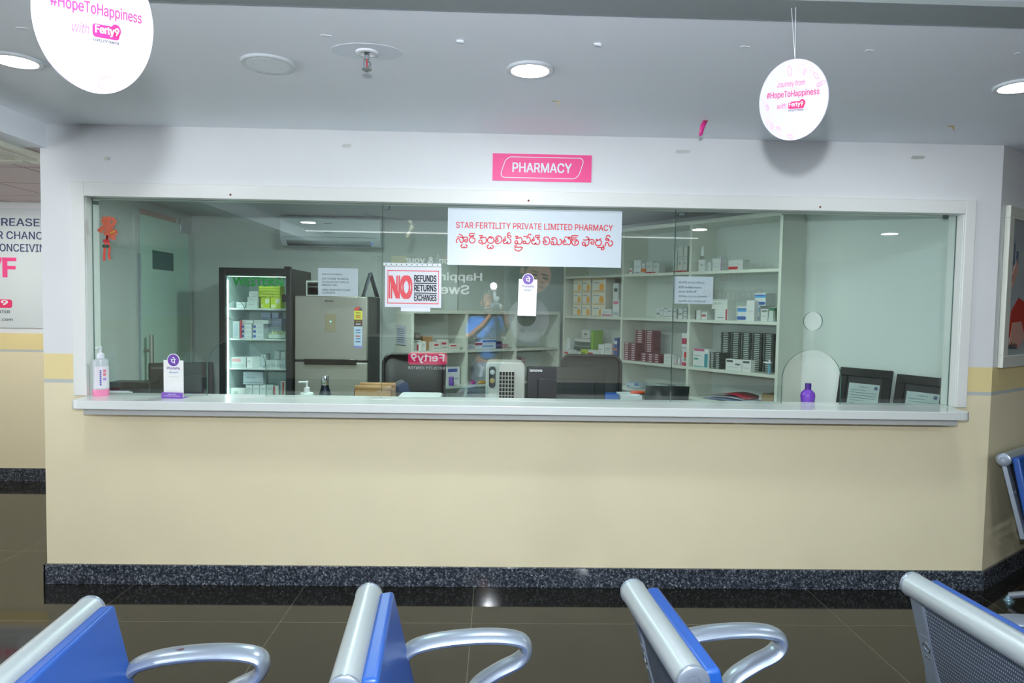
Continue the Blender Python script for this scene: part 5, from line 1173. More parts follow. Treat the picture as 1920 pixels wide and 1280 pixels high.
g = G(); g.lathe([(.01, 0), (.01, .002), (0, .002)], 14, 0, T(w_ * .41, .028, .035) @ RX); g.build('indicator', mat('#3a62e8', .3, emit=1.2), t)

# ------------------------------------------------------------------ office chairs
MESHM = mat('#1a1c1f', .6, var=.15, scale=300)
def office_chair(label, loc, rz, w, zt, group):
    t = thing('office_chair', label, 'chair', loc, rz, group)
    z0 = .56; h = zt - z0
    g = G(); out = [(x, z + z0 + h / 2) for x, z in rrect(w, h, .075, 6)]; inn = [(x, z + z0 + h / 2) for x, z in rrect(w - .05, h - .05, .055, 6)]
    g.tube([Vector((x * .97, .04 * (1 - (2 * x / w) ** 2) * 1.0, z)) for x, z in rrect(w - .024, h - .024, .065, 6, 0, z0 + h / 2)], .011, 10, closed=True); g.build('back_frame', BLACK, t)
    g = G(); nx = 14; P_ = []; F_ = []
    for i in range(nx + 1):
        x = (-.5 + i / nx) * (w - .03); lim = h / 2 - .012 - (max(0, abs(x) - (w / 2 - .075 - .012)) ** 2) * 8
        for z in (z0 + h / 2 - lim, z0 + h / 2 + lim): P_.append((x, .04 * (1 - (2 * x / w) ** 2), z))
        if i: F_.append((2 * i - 2, 2 * i, 2 * i + 1, 2 * i - 1))
    g.add(P_, F_); o = g.build('back_mesh', MESHM, t); o.modifiers.new('s', 'SOLIDIFY').thickness = .004
    g = G(); g.box(-.24, .24, -.45, .0, .44, .50); g.build('seat', mat('#202226', .8), t, bevel=.025, seg=3)
    g = G(); g.tube([(0, .05, .47), (0, .075, .56), (0, .055, .66)], .02, 10); g.build('back_post', BLACK, t)
    for s in (-1, 1):
        g = G(); g.tube([(s * .26, -.08, .46), (s * .285, -.09, .58), (s * .285, -.10, .685), (s * .285, -.18, .70), (s * .285, -.36, .69), (s * .28, -.40, .66)], .014, 10); g.build('armrest', mat('#3a3e42', .3), t)
    g = G(); g.cyl((0, -.22, .09), (0, -.22, .44), .025); 
    g.build('gas_column', mat('#6d7276', .3, metal=.6), t)
    for k in range(5):
        a_ = k * 2 * PI / 5 + .3; g = G(); e = (.27 * math.cos(a_), -.22 + .27 * math.sin(a_), .065); g.tube([(0, -.22, .105), e], .018, 8); l = g.build('base_spoke', BLACK, t)
        g = G(); g.cyl((e[0] - .012, e[1], .025), (e[0] + .012, e[1], .025), .025, n=14); g.cyl((e[0], e[1], .03), (e[0], e[1], .065), .008); g.build('caster', BLACK, l)
    return t
def chair_at(label, pxa, pxb, ytop, D, rz):
    a, b = at(pxa, ytop, CAM.y + D), at(pxb, ytop, CAM.y + D); return office_chair(label, ((a.x + b.x) / 2, a.y, 0), rz, (b.x - a.x) / max(.8, math.cos(rz)), a.z, 'office chairs in the pharmacy')
ch1 = chair_at('black mesh office chair in front of the low back shelves', 715, 838, 661, 5.15, math.radians(4))
ch2 = chair_at('black mesh office chair before the tall right shelving', 1050, 1168, 663, 5.15, math.radians(-8))

# ------------------------------------------------------------------ things on the pharmacy desk
def desk_pt(px, Y): return at(px, 740, Y).x
# black monitor near the middle, its back to the window
YM = .55
a, b = at(988, 687, YM), at(1136, 687, YM)
t = thing('monitor', 'black monitor seen from behind through the middle arch opening', 'monitor', ((a.x + b.x) / 2, YM, DZ)); w_ = b.x - a.x; zt = a.z - DZ
g = G(); zb = zt - .31; 
g.prism([(-w_ / 2, zb), (w_ / 2, zb), (w_ / 2, zt), (-w_ / 2, zt)], -.04, 0, 0, RX); g.box(-w_ * .36, w_ * .36, -.022, .003, zb + .03, zt - .075); g.build('housing', mat('#15171a', .4), t, bevel=.006)
g = G(); g.box(-w_ / 2 + .012, w_ / 2 - .012, .0405, .042, zb + .012, zt - .012); g.build('screen', mat('#0a0b0d', .1), t)
g = G(); g.box(-.03, .03, -.03, -.01, .01, zt * .55); g.box(-.12, .12, -.09, .09, 0, .012); g.build('stand', mat('#1c1e21', .35), t, bevel=.004)
g = G(); q0 = at(1005, 694, YM); g.text('lenovo', T(q0.x - (a.x + b.x) / 2, -.0015, q0.z - DZ) @ RX, .082, .020, bold=.03); g.build('brand_lettering', mat('#dfe4ea', .4), t)
# angled monitor on the left
YM2 = .50
a, b = at(278, 677, YM2), at(400, 683, YM2 + .12)
t = thing('monitor', 'black monitor turned away behind the payment card stand', 'monitor', ((a.x + b.x) / 2, (a.y + b.y) / 2, DZ), math.atan2(b.y - a.y, b.x - a.x)); w_ = (b - a).length; zt = (a.z + b.z) / 2 - DZ
g = G(); g.box(-w_ / 2, w_ / 2, 0, .035, zt - .30, zt); g.box(-w_ * .34, w_ * .34, -.02, .002, zt - .27, zt - .08); g.build('housing', mat('#191b1e', .45), t, bevel=.006)
g = G(); g.box(-w_ / 2 + .012, w_ / 2 - .012, .0352, .037, zt - .288, zt - .012); g.build('screen', mat('#0a0b0d', .1), t)
g = G(); g.box(-.03, .03, -.028, -.008, .01, zt * .5); g.box(-.11, .11, -.08, .09, 0, .012); g.build('stand', mat('#1c1e21', .35), t, bevel=.004)
g = G(); g.text('lenovo', T(-w_ * .36, -.0012, zt - .03) @ RX, .07, .016, bold=.02); g.build('brand_lettering', mat('#7d8288', .4), t)
# cash drawer / printer on the far left
a, b = at(203, 716, .30), at(281, 716, .30)
t = thing('cash_drawer', 'flat black drawer unit on the desk left of the angled monitor', 'cash drawer', ((a.x + b.x) / 2, .30, DZ)); w_ = b.x - a.x; zt = a.z - DZ
g = G(); g.box(-w_ / 2, w_ / 2, 0, .12, 0, zt); g.build('case', mat('#23292d', .4), t, bevel=.004)
for z in (.03, .075, zt - .05): 
    g = G(); g.box(-w_ / 2 + .02, w_ / 2 - .02, -.003, .004, z, z + .02); g.build('slot', mat('#101316', .3), t)
c_ = at(216, 735, .2); g = G(); w_ = .12
g.box(-.06, .06, 0, .09, 0, .002); o = g.build('paper_slip', PAPER, None, loc=(c_.x, .2, 0)); 
g = G(); g.box(-.08, .08, -.02, .07, 0, max(.02, c_.z - DZ - .001)); st = tag(g.build('paper_stack', mat('#d9dde0', .7), None, loc=(c_.x, .17, DZ + .0005)), 'white paper block behind the sanitizer bottle', 'paper')
o.location = (c_.x, .16, c_.z + .0005); tag(o, 'white loose slip on the paper block behind the sanitizer bottle', 'paper')
# pump bottle, steel flask, kraft box, printer, clear box
def desk_prop_h(px, py, Y): return at(px, py, Y).z - DZ
x = at(575, 720, .45).x; h_ = desk_prop_h(575, 714, .45)
t = thing('lotion_bottle', 'white pump bottle on the desk beside the dark flask', 'bottle', (x, .45, DZ))
g = G(); hb = desk_prop_h(575, 737, .45); g.lathe([(.043, 0), (.045, .005), (.045, hb - .005), (.038, hb + .004), (.02, hb + .006)], 24); g.build('bottle_body', mat('#cfdcd8', .3), t)
g = G(); g.lathe([(.018, hb + .006), (.018, hb + .035), (.010, hb + .04), (.006, hb + .04), (.006, h_ - .012), (.009, h_ - .01), (.009, h_)], 18); g.box(-.05, .008, -.007, .007, h_ - .012, h_ - .002); g.build('pump', WHITE, t, bevel=.001)
x = at(609.5, 720, .55).x; h_ = desk_prop_h(609, 703, .55); r_ = .041
t = thing('flask', 'dark blue metal flask with a silver cap on the desk', 'flask', (x, .55, DZ))
g = G(); g.lathe([(r_ * .96, 0), (r_, .006), (r_, h_ * .62), (r_ * .92, h_ * .70), (r_ * .62, h_ * .80), (r_ * .58, h_ * .84)], 28); g.build('flask_body', mat('#1b2136', .25, metal=.5), t)
g = G(); g.lathe([(r_ * .58, h_ * .84), (r_ * .6, h_ * .85), (r_ * .62, h_ * .98), (r_ * .55, h_), (0, h_)], 28); g.build('cap', CHROME, t)
a, b = at(664, 722, .40), at(735, 722, .40); h_ = a.z - DZ
t = thing('cardboard_box', 'open brown cardboard box on the desk near the left glass joint', 'box', ((a.x + b.x) / 2, .40, DZ)); w_ = b.x - a.x
g = G(); hh = h_ - .03; g.box(-w_ / 2, w_ / 2, 0, .004, 0, hh); g.box(-w_ / 2, w_ / 2, .156, .16, 0, hh); g.box(-w_ / 2, -w_ / 2 + .004, 0, .16, 0, hh); g.box(w_ / 2 - .004, w_ / 2, 0, .16, 0, hh); g.box(-w_ / 2, w_ / 2, 0, .16, 0, .004); g.build('carton_body', mat('#b58f62', .7, var=.06), t)
for yy, dy, nm in ((0, .012, 'flap'), (.16, .01, 'flap')):
    g = G(); g.add([(-w_ / 2, yy, hh), (w_ / 2, yy, hh), (w_ / 2 - .004, yy + dy, hh + .03), (-w_ / 2 + .004, yy + dy, hh + .03)], [(0, 1, 2, 3)]); o = g.build('flap', mat('#a88256', .7, var=.06), t); o.modifiers.new('s', 'SOLIDIFY').thickness = .003
a, b = at(746, 742, .35), at(826, 742, .35); h_ = a.z - DZ
t = thing('label_printer', 'low white printer on the desk right of the brown box', 'printer', ((a.x + b.x) / 2, .35, DZ)); w_ = b.x - a.x
g = G(); g.prism(rrect(w_, .2, .03, 5, 0, .1), 0, h_); g.build('case', mat('#d3d9da', .35), t, bevel=.008, seg=3)
g = G(); g.box(w_ * .1, w_ * .35, -.001, .001, h_ * .86, h_ * .9); g.build('lettering', INK, t)
a, b = at(833, 722, .45), at(916, 722, .45); h_ = a.z - DZ
t = thing('acrylic_stand', 'clear acrylic stand on the desk left of the air cooler', 'stand', ((a.x + b.x) / 2, .45, DZ)); w_ = b.x - a.x
g = G(); g.box(-w_ / 2, w_ / 2, 0, .004, 0, h_); g.build('front_sheet', glass_mat((.86, .93, .95), .05, 'acrylic'), t)
g = G(); g.box(-w_ / 2, w_ / 2, .004, .16, 0, .006); g.box(-w_ / 2, w_ / 2, .15, .156, .006, h_ * .7); g.build('base_sheet', mat('#a5b6bf', .3), t)
# air cooler / heater
YH = .62
a, b = at(911, 679, YH), at(984, 679, YH); h_ = a.z - .0
t = thing('air_cooler', 'grey tower air cooler with control dial and black grille', 'air cooler', ((a.x + b.x) / 2, 1.0, 0))
YH = 1.0; a, b = at(911, 679, YH), at(985, 681, YH); h_ = a.z; w_ = b.x - a.x; t.location.x = (a.x + b.x) / 2
g = G(); My = Matrix(((0, 0, 1, 0), (1, 0, 0, 0), (0, 1, 0, 0), (0, 0, 0, 1)))
g.prism([(x, z + h_ / 2) for x, z in rrect(w_, h_, .035, 5)], -.30, -.012, 0, RX); g.build('casing', mat('#b9bcb6', .35), t, bevel=.008, seg=3)
p = at(923, 707, YH); g = G(); g.prism([(x + p.x - t.location.x, z + p.z) for x, z in rrect(.048, .155, .022, 6)], 0, .004, 0, T(0, .013, 0) @ RX); cp = g.build('control_panel', mat('#2c3238', .3), t)
for dz, m_ in ((.035, '#b9bfc2'), (-.025, '#a58a4a')):
    g = G(); g.lathe([(.018, 0), (.017, .012), (0, .013)], 20, 0, T(p.x - t.location.x, .010, p.z + dz) @ RX); g.build('knob', mat(m_, .3), cp)
p0, p1 = at(936, 697, YH), at(964, 750, YH); x0, x1 = p0.x - t.location.x, p1.x - t.location.x; zt = p0.z
g = G(); g.box(x0, x1, .009, .013, zt - .5, zt); g.build('grille_well', mat('#17191a', .6), t)
g = G()
for i in range(6): xx = x0 + (x1 - x0) * i / 5; g.box(xx - .0025, xx + .0025, .001, .009, zt - .5, zt)
for i in range(18): g.box(x0, x1, .002, .009, zt - .03 - i * .028 - .002, zt - .03 - i * .028 + .003)
g.build('grille', mat('#a9aba2', .4), t)
# laptop, orange item, blue pad
YLp = .55
a, b = at(1207, 722, YLp), at(1290, 723, YLp); w_ = b.x - a.x; zt = a.z - DZ
t = thing('laptop', 'open dark laptop seen from behind at the right glass joint', 'laptop', ((a.x + b.x) / 2, YLp, DZ), math.radians(-3))
g = G(); g.box(-w_ / 2 - .015, w_ / 2 - .005, .01, .24, 0, .018); g.build('keyboard_base', mat('#2b2f30', .4), t, bevel=.003)
g = G(); g.add([(-w_ / 2 - .015, .012, .016), (w_ / 2 - .012, .012, .016), (w_ / 2, -.04, zt), (-w_ / 2 + .01, -.04, zt)], [(0, 1, 2, 3)]); o = g.build('lid', mat('#1f2423', .35), t); m_ = o.modifiers.new('s', 'SOLIDIFY'); m_.thickness = .008
a, b = at(1166, 740, .45), at(1204, 740, .45); h_ = a.z - DZ
g = G(); g.box(0, b.x - a.x, 0, .2, 0, h_ - .006); tag(g.build('paper_stack', mat('#d0d8dc', .7), None, loc=(a.x, .45, DZ + .0005)), 'white paper stack left of the dark laptop', 'paper')
a, b = at(1184, 738, .55), at(1206, 738, .55)
g = G(); P_ = [(0, 0), (.03, -.012), (.08, -.008), (.10, .004), (.07, .018), (.02, .016)]; g.prism(P_, 0, .018); tag(g.build('orange_pouch', mat('#e8531c', .4), None, bevel=.005, loc=(a.x - .008, .56, DZ + h_ - .005)), 'orange pouch lying on the white paper stack', 'pouch')
a, b = at(1136, 739, .5), at(1160, 739, .5); h_ = a.z - DZ
g = G(); g.box(0, b.x - a.x, 0, .12, 0, h_ - .001); tag(g.build('blue_box', mat('#2d62b8', .4), None, bevel=.003, loc=(a.x, .5, DZ + .0005)), 'small blue box on the desk before the right office chair', 'box')
# purple bottle in the right arch
x = at(1515, 730, .18).x; h_ = at(1515, 718, .18).z - DZ
zb_ = at(1515, 757, .18).z - DZ
t = thing('lotion_bottle', 'purple translucent bottle in the right arch opening', 'bottle', (x, .18, DZ)); 
rr = 13.5 / FPX * 4.0
g = G(); hb = h_ - .038; g.lathe([(rr * .86, 0), (rr * .9, .01), (rr * .84, hb * .45), (rr * .86, hb * .78), (rr * 1.0, hb * .9), (rr * .92, hb * .95), (rr * .5, hb)], 28); g.build('bottle_body', mat('#7440b8', .2, var=.1, scale=8, coat=.3), t)
g = G(); g.lathe([(rr * .42, hb), (rr * .42, h_ - .002), (rr * .38, h_), (0, h_)], 24); g.build('cap', mat('#43207e', .3), t)
# certificates leaning on the right wall
def cert(label, t0, t1, ph, tilt):
    p = RB + U * t0 - N2 * .108; L = t1 - t0; M = frame_M(p, U) @ T(0, 0, DZ + .001) @ Matrix.Rotation(math.radians(-10.5), 4, 'X') @ Matrix.Rotation(tilt, 4, 'Y')
    t = thing('certificate_frame', label, 'framed certificate', M=M, group='licence certificates by the glass')
    g = G(); H_ = ph; b_ = .055
    g.box(0, L, 0, .018, 0, b_); g.box(0, L, 0, .018, H_ - b_, H_); g.box(0, b_, 0, .018, b_, H_ - b_); g.box(L - b_, L, 0, .018, b_, H_ - b_); g.build('frame', mat('#141416', .25), t, bevel=.003)
    g = G(); g.box(b_, L - b_, .010, .016, b_, H_ - b_); g.build('mount', mat('#26282b', .4), t)
    mx = .07; g = G(); g.box(mx, L - mx, .0085, .0099, mx, H_ - .10); pp = g.build('certificate', mat('#b7c6c6', .5, var=.02), t)
    g = G(); W_ = L - 2 * mx; zt = H_ - .10
    g.text('FORM 20', T(L / 2, .0078, zt - .022) @ RX, .06, .008, bold=.02)
    for i in range(15):
        ln = W_ * (.84 if i % 4 else .5); g.quad(mx + W_ * .08, mx + W_ * .08 + ln, zt - .045 - i * .0175, zt - .0415 - i * .0175, 0, 0, T(0, .0078, 0) @ RX)
    g.build('printed_lines', mat('#6b7678', .6), pp)
    g = G(); g.prism(circ(L - mx - .022, zt - .024, .012, 14), 0, .0006, 0, T(0, .008, 0) @ RX); g.build('seal', mat('#54607c', .5), pp)
cert('black framed certificate on the right of the glass, left of two', .285, .625, .49, 0)
cert('black framed certificate on the right of the glass, right of two', .645, .975, .475, math.radians(1.0))

# ------------------------------------------------------------------ hall behind the photographer, seen mirrored in the glass
YR = -9.58
def mir(px, py, Y=YR):                   # place on the plane Y of what shows at a pixel by mirroring in the glass
    p = at(px, py, 2 * GY0 - Y); return p.x, p.z
RB_ = T(0, YR, 0) @ Matrix.Rotation(PI, 4, 'Z')          # prints that face the window
def rp(x, z, d=.004): return T(x, YR + d, z) @ Matrix.Rotation(PI, 4, 'Z') @ RX
x0, zt = mir(708, 440); x1, _ = mir(950, 600)
t = thing('wall_panel', 'brown wood wall panel with white lettering mirrored in the glass', 'wall panel', ((x0 + x1) / 2, YR, 0)); g = G(); wd, nt_, bb = nodes('brown_wood')
wv = nt_.nodes.new('ShaderNodeTexWave'); wv.inputs['Scale'].default_value = 3; wv.inputs['Distortion'].default_value = 2; crr = nt_.nodes.new('ShaderNodeValToRGB'); crr.color_ramp.elements[0].color = lin('#5a4238') + (1,); crr.color_ramp.elements[1].color = lin('#80695a') + (1,)
tcc = nt_.nodes.new('ShaderNodeTexCoord'); nt_.links.new(tcc.outputs['Object'], wv.inputs['Vector']); nt_.links.new(wv.outputs['Fac'], crr.inputs[0]); nt_.links.new(crr.outputs[0], bb.inputs['Base Color']); bb.inputs['Roughness'].default_value = .5
g.box(-(x1 - x0) / 2, (x1 - x0) / 2, -.015, .0, 0, zt); g.build('panel', wd, t)
def rtext(body, pxr, pxl, py, h, m, nm, root, bold=.02, d=.006):
    xr, z = mir(pxr, py); xl, _ = mir(pxl, py); g = G(); M = Matrix.Translation(-Vector(root.location)) @ rp((xr + xl) / 2, z, d)
    g.text(body, M, abs(xr - xl), h, bold=bold); g.build(nm, m, root)
GLOW_W = mat('#f2f4f8', .4, emit=2.2)  # glow added to the white letters so they show in the glass
rtext('com & your', 852, 760, 490, .16, GLOW_W, 'white_lettering', t)
rtext('Happiness', 904, 782, 521, .20, GLOW_W, 'white_lettering', t)
rtext('Sweet', 880, 800, 543, .19, GLOW_W, 'white_lettering', t)
xr, z = mir(829, 470); g = G(); g.text('H', Matrix.Translation(-Vector(t.location)) @ rp(xr, z, .006), .22, .36, bold=.04); g.build('red_letter', mat('#e0532c', .4, emit=1.0), t)  # this letter has added glow as well
x_, z = mir(748, 486); g = G(); g.box(x_ - .15 - t.location.x, x_ + .15 - t.location.x, .001, .004, z - .15, z + .15); g.build('yellow_square', mat('#d8c02a', .4, emit=.6), t)  # square brightened by a little added glow
# reception desk with lit sign
x0, zt = mir(690, 640, -8.9); x1, _ = mir(960, 640, -8.9)
rd = thing('reception_desk', 'dark wood reception desk with a lit pink sign mirrored in the glass', 'desk', ((x0 + x1) / 2, -8.9, 0)); hw = abs(x1 - x0) / 2
g = G(); g.box(-hw, hw, -.5, 0, 0, 1.0); g.build('desk_body', mat('#4a352c', .4, var=.1, scale=5), rd, bevel=.01)
g = G(); g.box(-hw - .03, hw + .03, -.55, .04, 1.0, 1.04); g.build('desk_top', mat('#d8d4cc', .3), rd, bevel=.005)
xa, za = mir(765, 660, -8.88); xb, zb = mir(838, 684, -8.88); cxx, czz = (xa + xb) / 2 - rd.location.x, (za + zb) / 2
Mq = T(cxx, .012, czz) @ Matrix.Rotation(PI, 4, 'Z') @ RX; w_, h_ = abs(xb - xa), abs(za - zb)
g = G(); g.prism(rrect(w_, h_, h_ * .25, 5), 0, .012, 0, Mq @ T(0, 0, -.012)); g.build('sign_board', mat('#e8286a', .4, emit=3.0), rd)
g = G(); g.text('Ferty9', Mq @ T(0, 0, .004), w_ * .86, h_ * .78, bold=.02); g.build('sign_lettering', mat('#f4f6fa', .4, emit=3.2), rd)
g = G(); g.text('FERTILITY CENTER', Mq @ T(0, -h_ * .78, -.004), w_, h_ * .24, bold=.02); g.build('small_lettering', mat('#e8eaf0', .4, emit=1.2), rd)
# woman poster, with glow added to the print so its mirror image shows
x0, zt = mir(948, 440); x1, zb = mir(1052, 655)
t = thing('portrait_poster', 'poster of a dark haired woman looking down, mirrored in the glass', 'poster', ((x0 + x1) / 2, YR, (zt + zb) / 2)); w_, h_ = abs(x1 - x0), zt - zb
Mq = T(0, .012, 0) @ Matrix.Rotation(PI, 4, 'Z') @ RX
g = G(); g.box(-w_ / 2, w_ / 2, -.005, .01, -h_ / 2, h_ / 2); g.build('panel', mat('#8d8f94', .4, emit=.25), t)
def el(cx_, cz_, a_, b_, rot=0, n=28): return [(cx_ + a_ * math.cos(q) * math.cos(rot) - b_ * math.sin(q) * math.sin(rot), cz_ + a_ * math.cos(q) * math.sin(rot) + b_ * math.sin(q) * math.cos(rot)) for q in [2 * PI * i / n for i in range(n)]]
s_ = w_
def lay(k): return Mq @ T(0, 0, .0015 * k)
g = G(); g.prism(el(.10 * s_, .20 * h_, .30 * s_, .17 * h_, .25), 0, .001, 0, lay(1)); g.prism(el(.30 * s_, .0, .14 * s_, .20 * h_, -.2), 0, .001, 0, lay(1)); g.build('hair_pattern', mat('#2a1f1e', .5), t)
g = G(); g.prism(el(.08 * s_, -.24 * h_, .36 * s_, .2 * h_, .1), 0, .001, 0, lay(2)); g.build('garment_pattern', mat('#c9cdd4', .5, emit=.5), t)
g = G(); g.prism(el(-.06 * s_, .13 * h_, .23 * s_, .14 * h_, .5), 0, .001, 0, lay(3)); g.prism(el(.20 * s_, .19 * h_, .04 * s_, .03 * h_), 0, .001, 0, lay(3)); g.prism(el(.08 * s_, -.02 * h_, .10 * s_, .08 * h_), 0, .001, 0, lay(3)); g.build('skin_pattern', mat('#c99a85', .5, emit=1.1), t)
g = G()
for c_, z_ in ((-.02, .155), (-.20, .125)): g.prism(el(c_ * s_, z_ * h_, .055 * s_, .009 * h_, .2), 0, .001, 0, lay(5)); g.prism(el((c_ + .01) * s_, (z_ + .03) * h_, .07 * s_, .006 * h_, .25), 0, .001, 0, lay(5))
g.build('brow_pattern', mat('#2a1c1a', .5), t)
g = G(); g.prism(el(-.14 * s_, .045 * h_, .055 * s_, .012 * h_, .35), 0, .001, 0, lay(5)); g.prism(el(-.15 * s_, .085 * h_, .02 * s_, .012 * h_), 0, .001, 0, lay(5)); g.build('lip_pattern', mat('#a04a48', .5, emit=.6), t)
# pale poster with the promise
x0, zt = mir(1280, 450); x1, zb = mir(1475, 620)
t = thing('promise_poster', 'pale poster with red promise lettering mirrored in the right glass pane', 'poster', ((x0 + x1) / 2, YR, (zt + zb) / 2)); w_, h_ = abs(x1 - x0), zt - zb
g = G(); g.box(-w_ / 2, w_ / 2, -.005, .004, -h_ / 2, h_ / 2); g.build('panel', mat('#d0d2cc', .5), t)
RL = mat('#c0304a', .5)
rtext('We Deliver', 1455, 1300, 490, .22, RL, 'red_lettering', t); rtext('the', 1395, 1350, 519, .19, RL, 'red_lettering', t); rtext('Promise', 1430, 1318, 550, .2, RL, 'red_lettering', t)

# ------------------------------------------------------------------ the photographer, mirrored in the glass
PX, PY = -.09, -4.16
ph = thing('person', 'person in a blue shirt holding a camera, mirrored in the middle glass', 'person', (PX, PY, 0))
def skin(name, joints, bones, m, root=0, sub=2, parent=ph, pos=None):
    me = bpy.data.meshes.new(name); me.from_pydata([j[:3] for j in joints], bones, []); me.update(); me.materials.append(m)
    o = bpy.data.objects.new(name, me); COL.objects.link(o); o.parent = parent
    sk = o.modifiers.new('skin', 'SKIN'); sk.use_smooth_shade = True
    lay_ = me.skin_vertices[0] if me.skin_vertices else None
    if lay_ is None:
        bpy.context.view_layer.objects.active = o; o.select_set(True); bpy.ops.mesh.customdata_skin_add(); lay_ = me.skin_vertices[0]
    for i, j in enumerate(joints):
        r = j[3]; lay_.data[i].radius = (r, j[4]) if len(j) > 4 else (r, r); lay_.data[i].use_root = (i == root)
    sb = o.modifiers.new('sub', 'SUBSURF'); sb.levels = sub; sb.render_levels = sub
    return o
SKIN = mat('#9a6a52', .5, var=.05)
H0 = 1.79
J = [(0, -.02, .96, .13, .10), (0, -.03, 1.16, .125, .095), (0, -.03, 1.36, .15, .10), (0, -.01, 1.47, .06, .06), (.0, .02, 1.545, .052, .055), (0, .035, 1.60, .068, .085), (0, .03, 1.69, .078, .095), (0, .02, 1.765, .05, .06),
     (.185, -.03, 1.43, .058), (.27, .03, 1.22, .046), (.205, .16, 1.43, .034), (.17, .20, 1.52, .03), (.155, .215, 1.565, .032, .02),
     (-.185, -.03, 1.43, .058), (-.24, .07, 1.21, .046), (-.04, .19, 1.40, .034), (.03, .225, 1.50, .03), (.05, .235, 1.535, .032, .02),
     (.10, -.02, .92, .085), (.11, .0, .50, .058), (.115, -.03, .10, .04), (.12, .10, .04, .036, .03),
     (-.10, -.02, .92, .085), (-.11, .0, .50, .058), (-.115, -.03, .10, .04), (-.13, .10, .04, .036, .03)]
Bn = [(0, 1), (1, 2), (2, 3), (3, 4), (4, 5), (5, 6), (6, 7), (2, 8), (8, 9), (9, 10), (10, 11), (11, 12), (2, 13), (13, 14), (14, 15), (15, 16), (16, 17), (0, 18), (18, 19), (19, 20), (20, 21), (0, 22), (22, 23), (23, 24), (24, 25)]
skin('body', J, Bn, SKIN)
SH_ = mat('#2f6fc0', .8, var=.12, scale=14)
shirt = skin('shirt', [(0, -.02, .90, .15, .125), (0, -.03, 1.16, .145, .115), (0, -.03, 1.36, .165, .12), (0, -.02, 1.475, .075, .075), (.19, -.03, 1.42, .075), (.262, .015, 1.24, .066), (-.19, -.03, 1.42, .075), (-.235, .05, 1.23, .066)], [(0, 1), (1, 2), (2, 3), (2, 4), (4, 5), (2, 6), (6, 7)], SH_)
g = G()
for s in ([(-.06, 1.30), (-.02, 1.36), (.03, 1.33), (-.01, 1.28), (-.05, 1.24), (.04, 1.22)], [(-.08, 1.2), (.0, 1.19), (.07, 1.22)]): g.ribbon(s, .014, T(0, .108, 0) @ Matrix.Rotation(PI, 4, 'Z') @ RX)
g.build('shirt_pattern', mat('#c9d3df', .6), shirt)
skin('trousers', [(0, -.02, .97, .145, .12), (.10, -.02, .88, .105), (.11, .0, .50, .08), (.115, -.03, .09, .065), (-.10, -.02, .88, .105), (-.11, .0, .50, .08), (-.115, -.03, .09, .065)], [(0, 1), (1, 2), (2, 3), (0, 4), (4, 5), (5, 6)], mat('#2c2f38', .8))
HAIR = mat('#14110f', .7, var=.2, scale=90, bump=1)
skin('hair', [(0, -.045, 1.62, .05, .07), (0, -.03, 1.72, .094, .10), (0, .01, 1.775, .082, .085), (.03, .075, 1.765, .035), (-.04, .072, 1.765, .035)], [(0, 1), (1, 2), (2, 3), (2, 4)], HAIR)
g = G()
for s in (-1, 1): g.ball((s * .033, .112, 1.655), .012, 0, 10, (1.2, .7, .7)); g.ball((s * .033, .119, 1.655), .006, 1, 8); g.box(s * .033 - .02, s * .033 + .02, .112, .12, 1.675, 1.682, 1)
g.build('eyes', [mat('#e8e4de', .3), mat('#1a1210', .4)], ph)
g = G(); g.add([(-.012, .112, 1.655), (.012, .112, 1.655), (.018, .118, 1.615), (-.018, .118, 1.615), (0, .142, 1.62), (0, .118, 1.66)], [(0, 3, 4, 5), (5, 4, 2, 1), (3, 2, 4)]); g.build('nose', SKIN, ph)
g = G(); g.ball((0, .095, 1.565), .05, 0, 14, (1.1, .5, .8)); g.build('beard', HAIR, ph)
g = G(); g.ball((0, .122, 1.58), .02, 0, 10, (1.2, .4, .35)); g.build('mouth', mat('#7a3f3a', .5), ph)
for s in (-1, 1):
    g = G(); g.ball((s * .085, .02, 1.64), .03, 0, 10, (.35, .6, 1.0)); g.build('ear', SKIN, ph)
    g = G(); g.ball((s * .12, .12, .035), .05, 0, 12, (.9, 2.0, .7)); g.build('shoe', BLACK, ph)
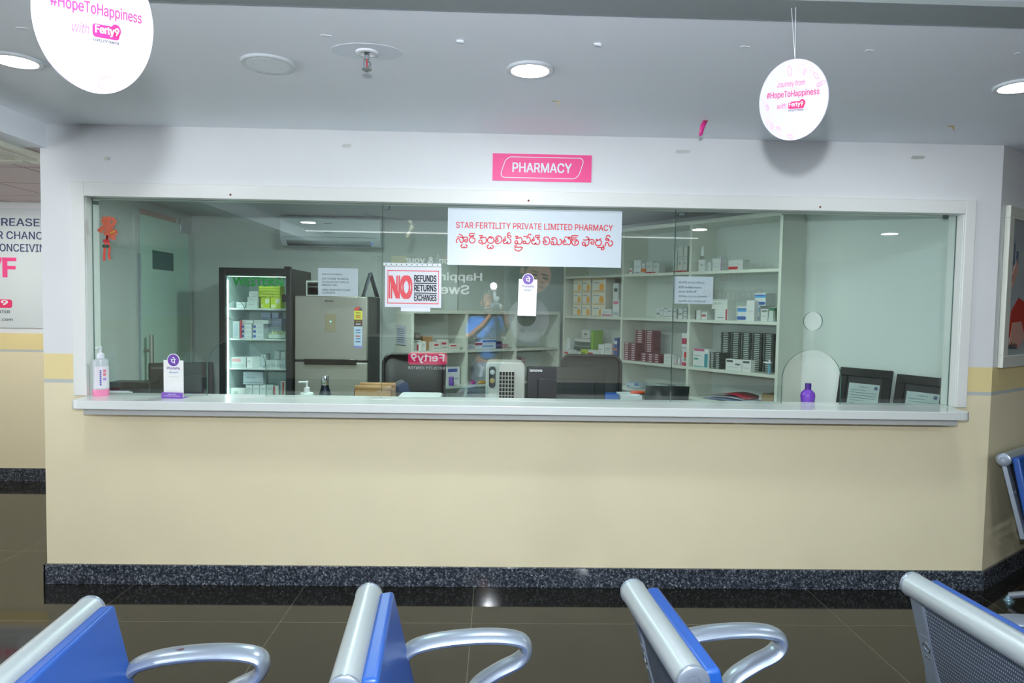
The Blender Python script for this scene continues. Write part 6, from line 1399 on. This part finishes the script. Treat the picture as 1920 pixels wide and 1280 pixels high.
# fingers curled round the camera grip and lens
def fingers(base, dirs):
    for k, (p, q, r) in enumerate(dirs):
        skin('finger', [(*p, .011), (*q, .0095), (*r, .008)], [(0, 1), (1, 2)], SKIN, sub=1)
fingers(None, [((.16, .225, 1.60 - k * .02), (.165, .275, 1.605 - k * .02), (.145 - .004 * k, .292, 1.60 - k * .02)) for k in range(4)] + [((.145, .20, 1.575), (.13, .212, 1.60), (.115, .215, 1.61))])
fingers(None, [((.04 + k * .018, .245, 1.535), (.05 + k * .018, .285, 1.545), (.055 + k * .018, .30, 1.562 + .004 * k)) for k in range(4)] + [((.03, .225, 1.545), (.022, .235, 1.57), (.03, .24, 1.585))])
# the camera and its flash, held in front of the face
cmx = thing('camera', 'black camera with a lit flash held by the person, mirrored in the glass', 'camera', (0, -3.905, 1.60))
g = G(); g.box(-.065, .065, -.035, .02, -.045, .04); g.box(-.03, .03, -.03, .018, .04, .062); g.build('camera_body', BLACK, cmx, bevel=.006)
g = G(); g.box(.045, .07, .0, .04, -.045, .035); g.build('grip', mat('#1d1d1f', .8), cmx, bevel=.008)
g = G(); g.lathe([(.034, 0), (.034, .03), (.031, .035), (.031, .036)], 28, 0, T(0, .02, 0) @ Matrix.Rotation(-PI / 2, 4, 'X')); g.build('lens_barrel', BLACK, cmx)
g = G(); g.box(-.035, .035, -.045, .0, .066, .12); g.box(-.02, .02, -.03, -.01, .058, .07); g.build('flash_base', BLACK, cmx, bevel=.004)
g = G(); g.box(-.065, .005, -.07, -.002, .19, .275); g.box(-.035, .0, -.05, -.015, .115, .195); g.build('flash_head', BLACK, cmx, bevel=.004)

# thin linear light along the hall ceiling, mirrored as a bright line in the glass
lp, lq = onz(372, 430.5, 2.53), onz(1312, 446.5, 2.53)
ly = 2 * GY0 - (lp.y + lq.y) / 2
t = thing('linear_light', 'thin linear ceiling light mirrored as a line across the glass', 'ceiling light', ((lp.x + lq.x) / 2, ly, 2.53)); w_ = (lq.x - lp.x) / 2
g = G(); g.box(-w_, w_, -.02, .02, .012, ZC - 2.53); g.build('housing', mat('#d9dcdc', .4), t)
g = G(); g.box(-w_, w_, -.012, .012, 0, .012); g.build('diffuser', mat((1, 1, 1), .4, emit=3.0, var=0), t)
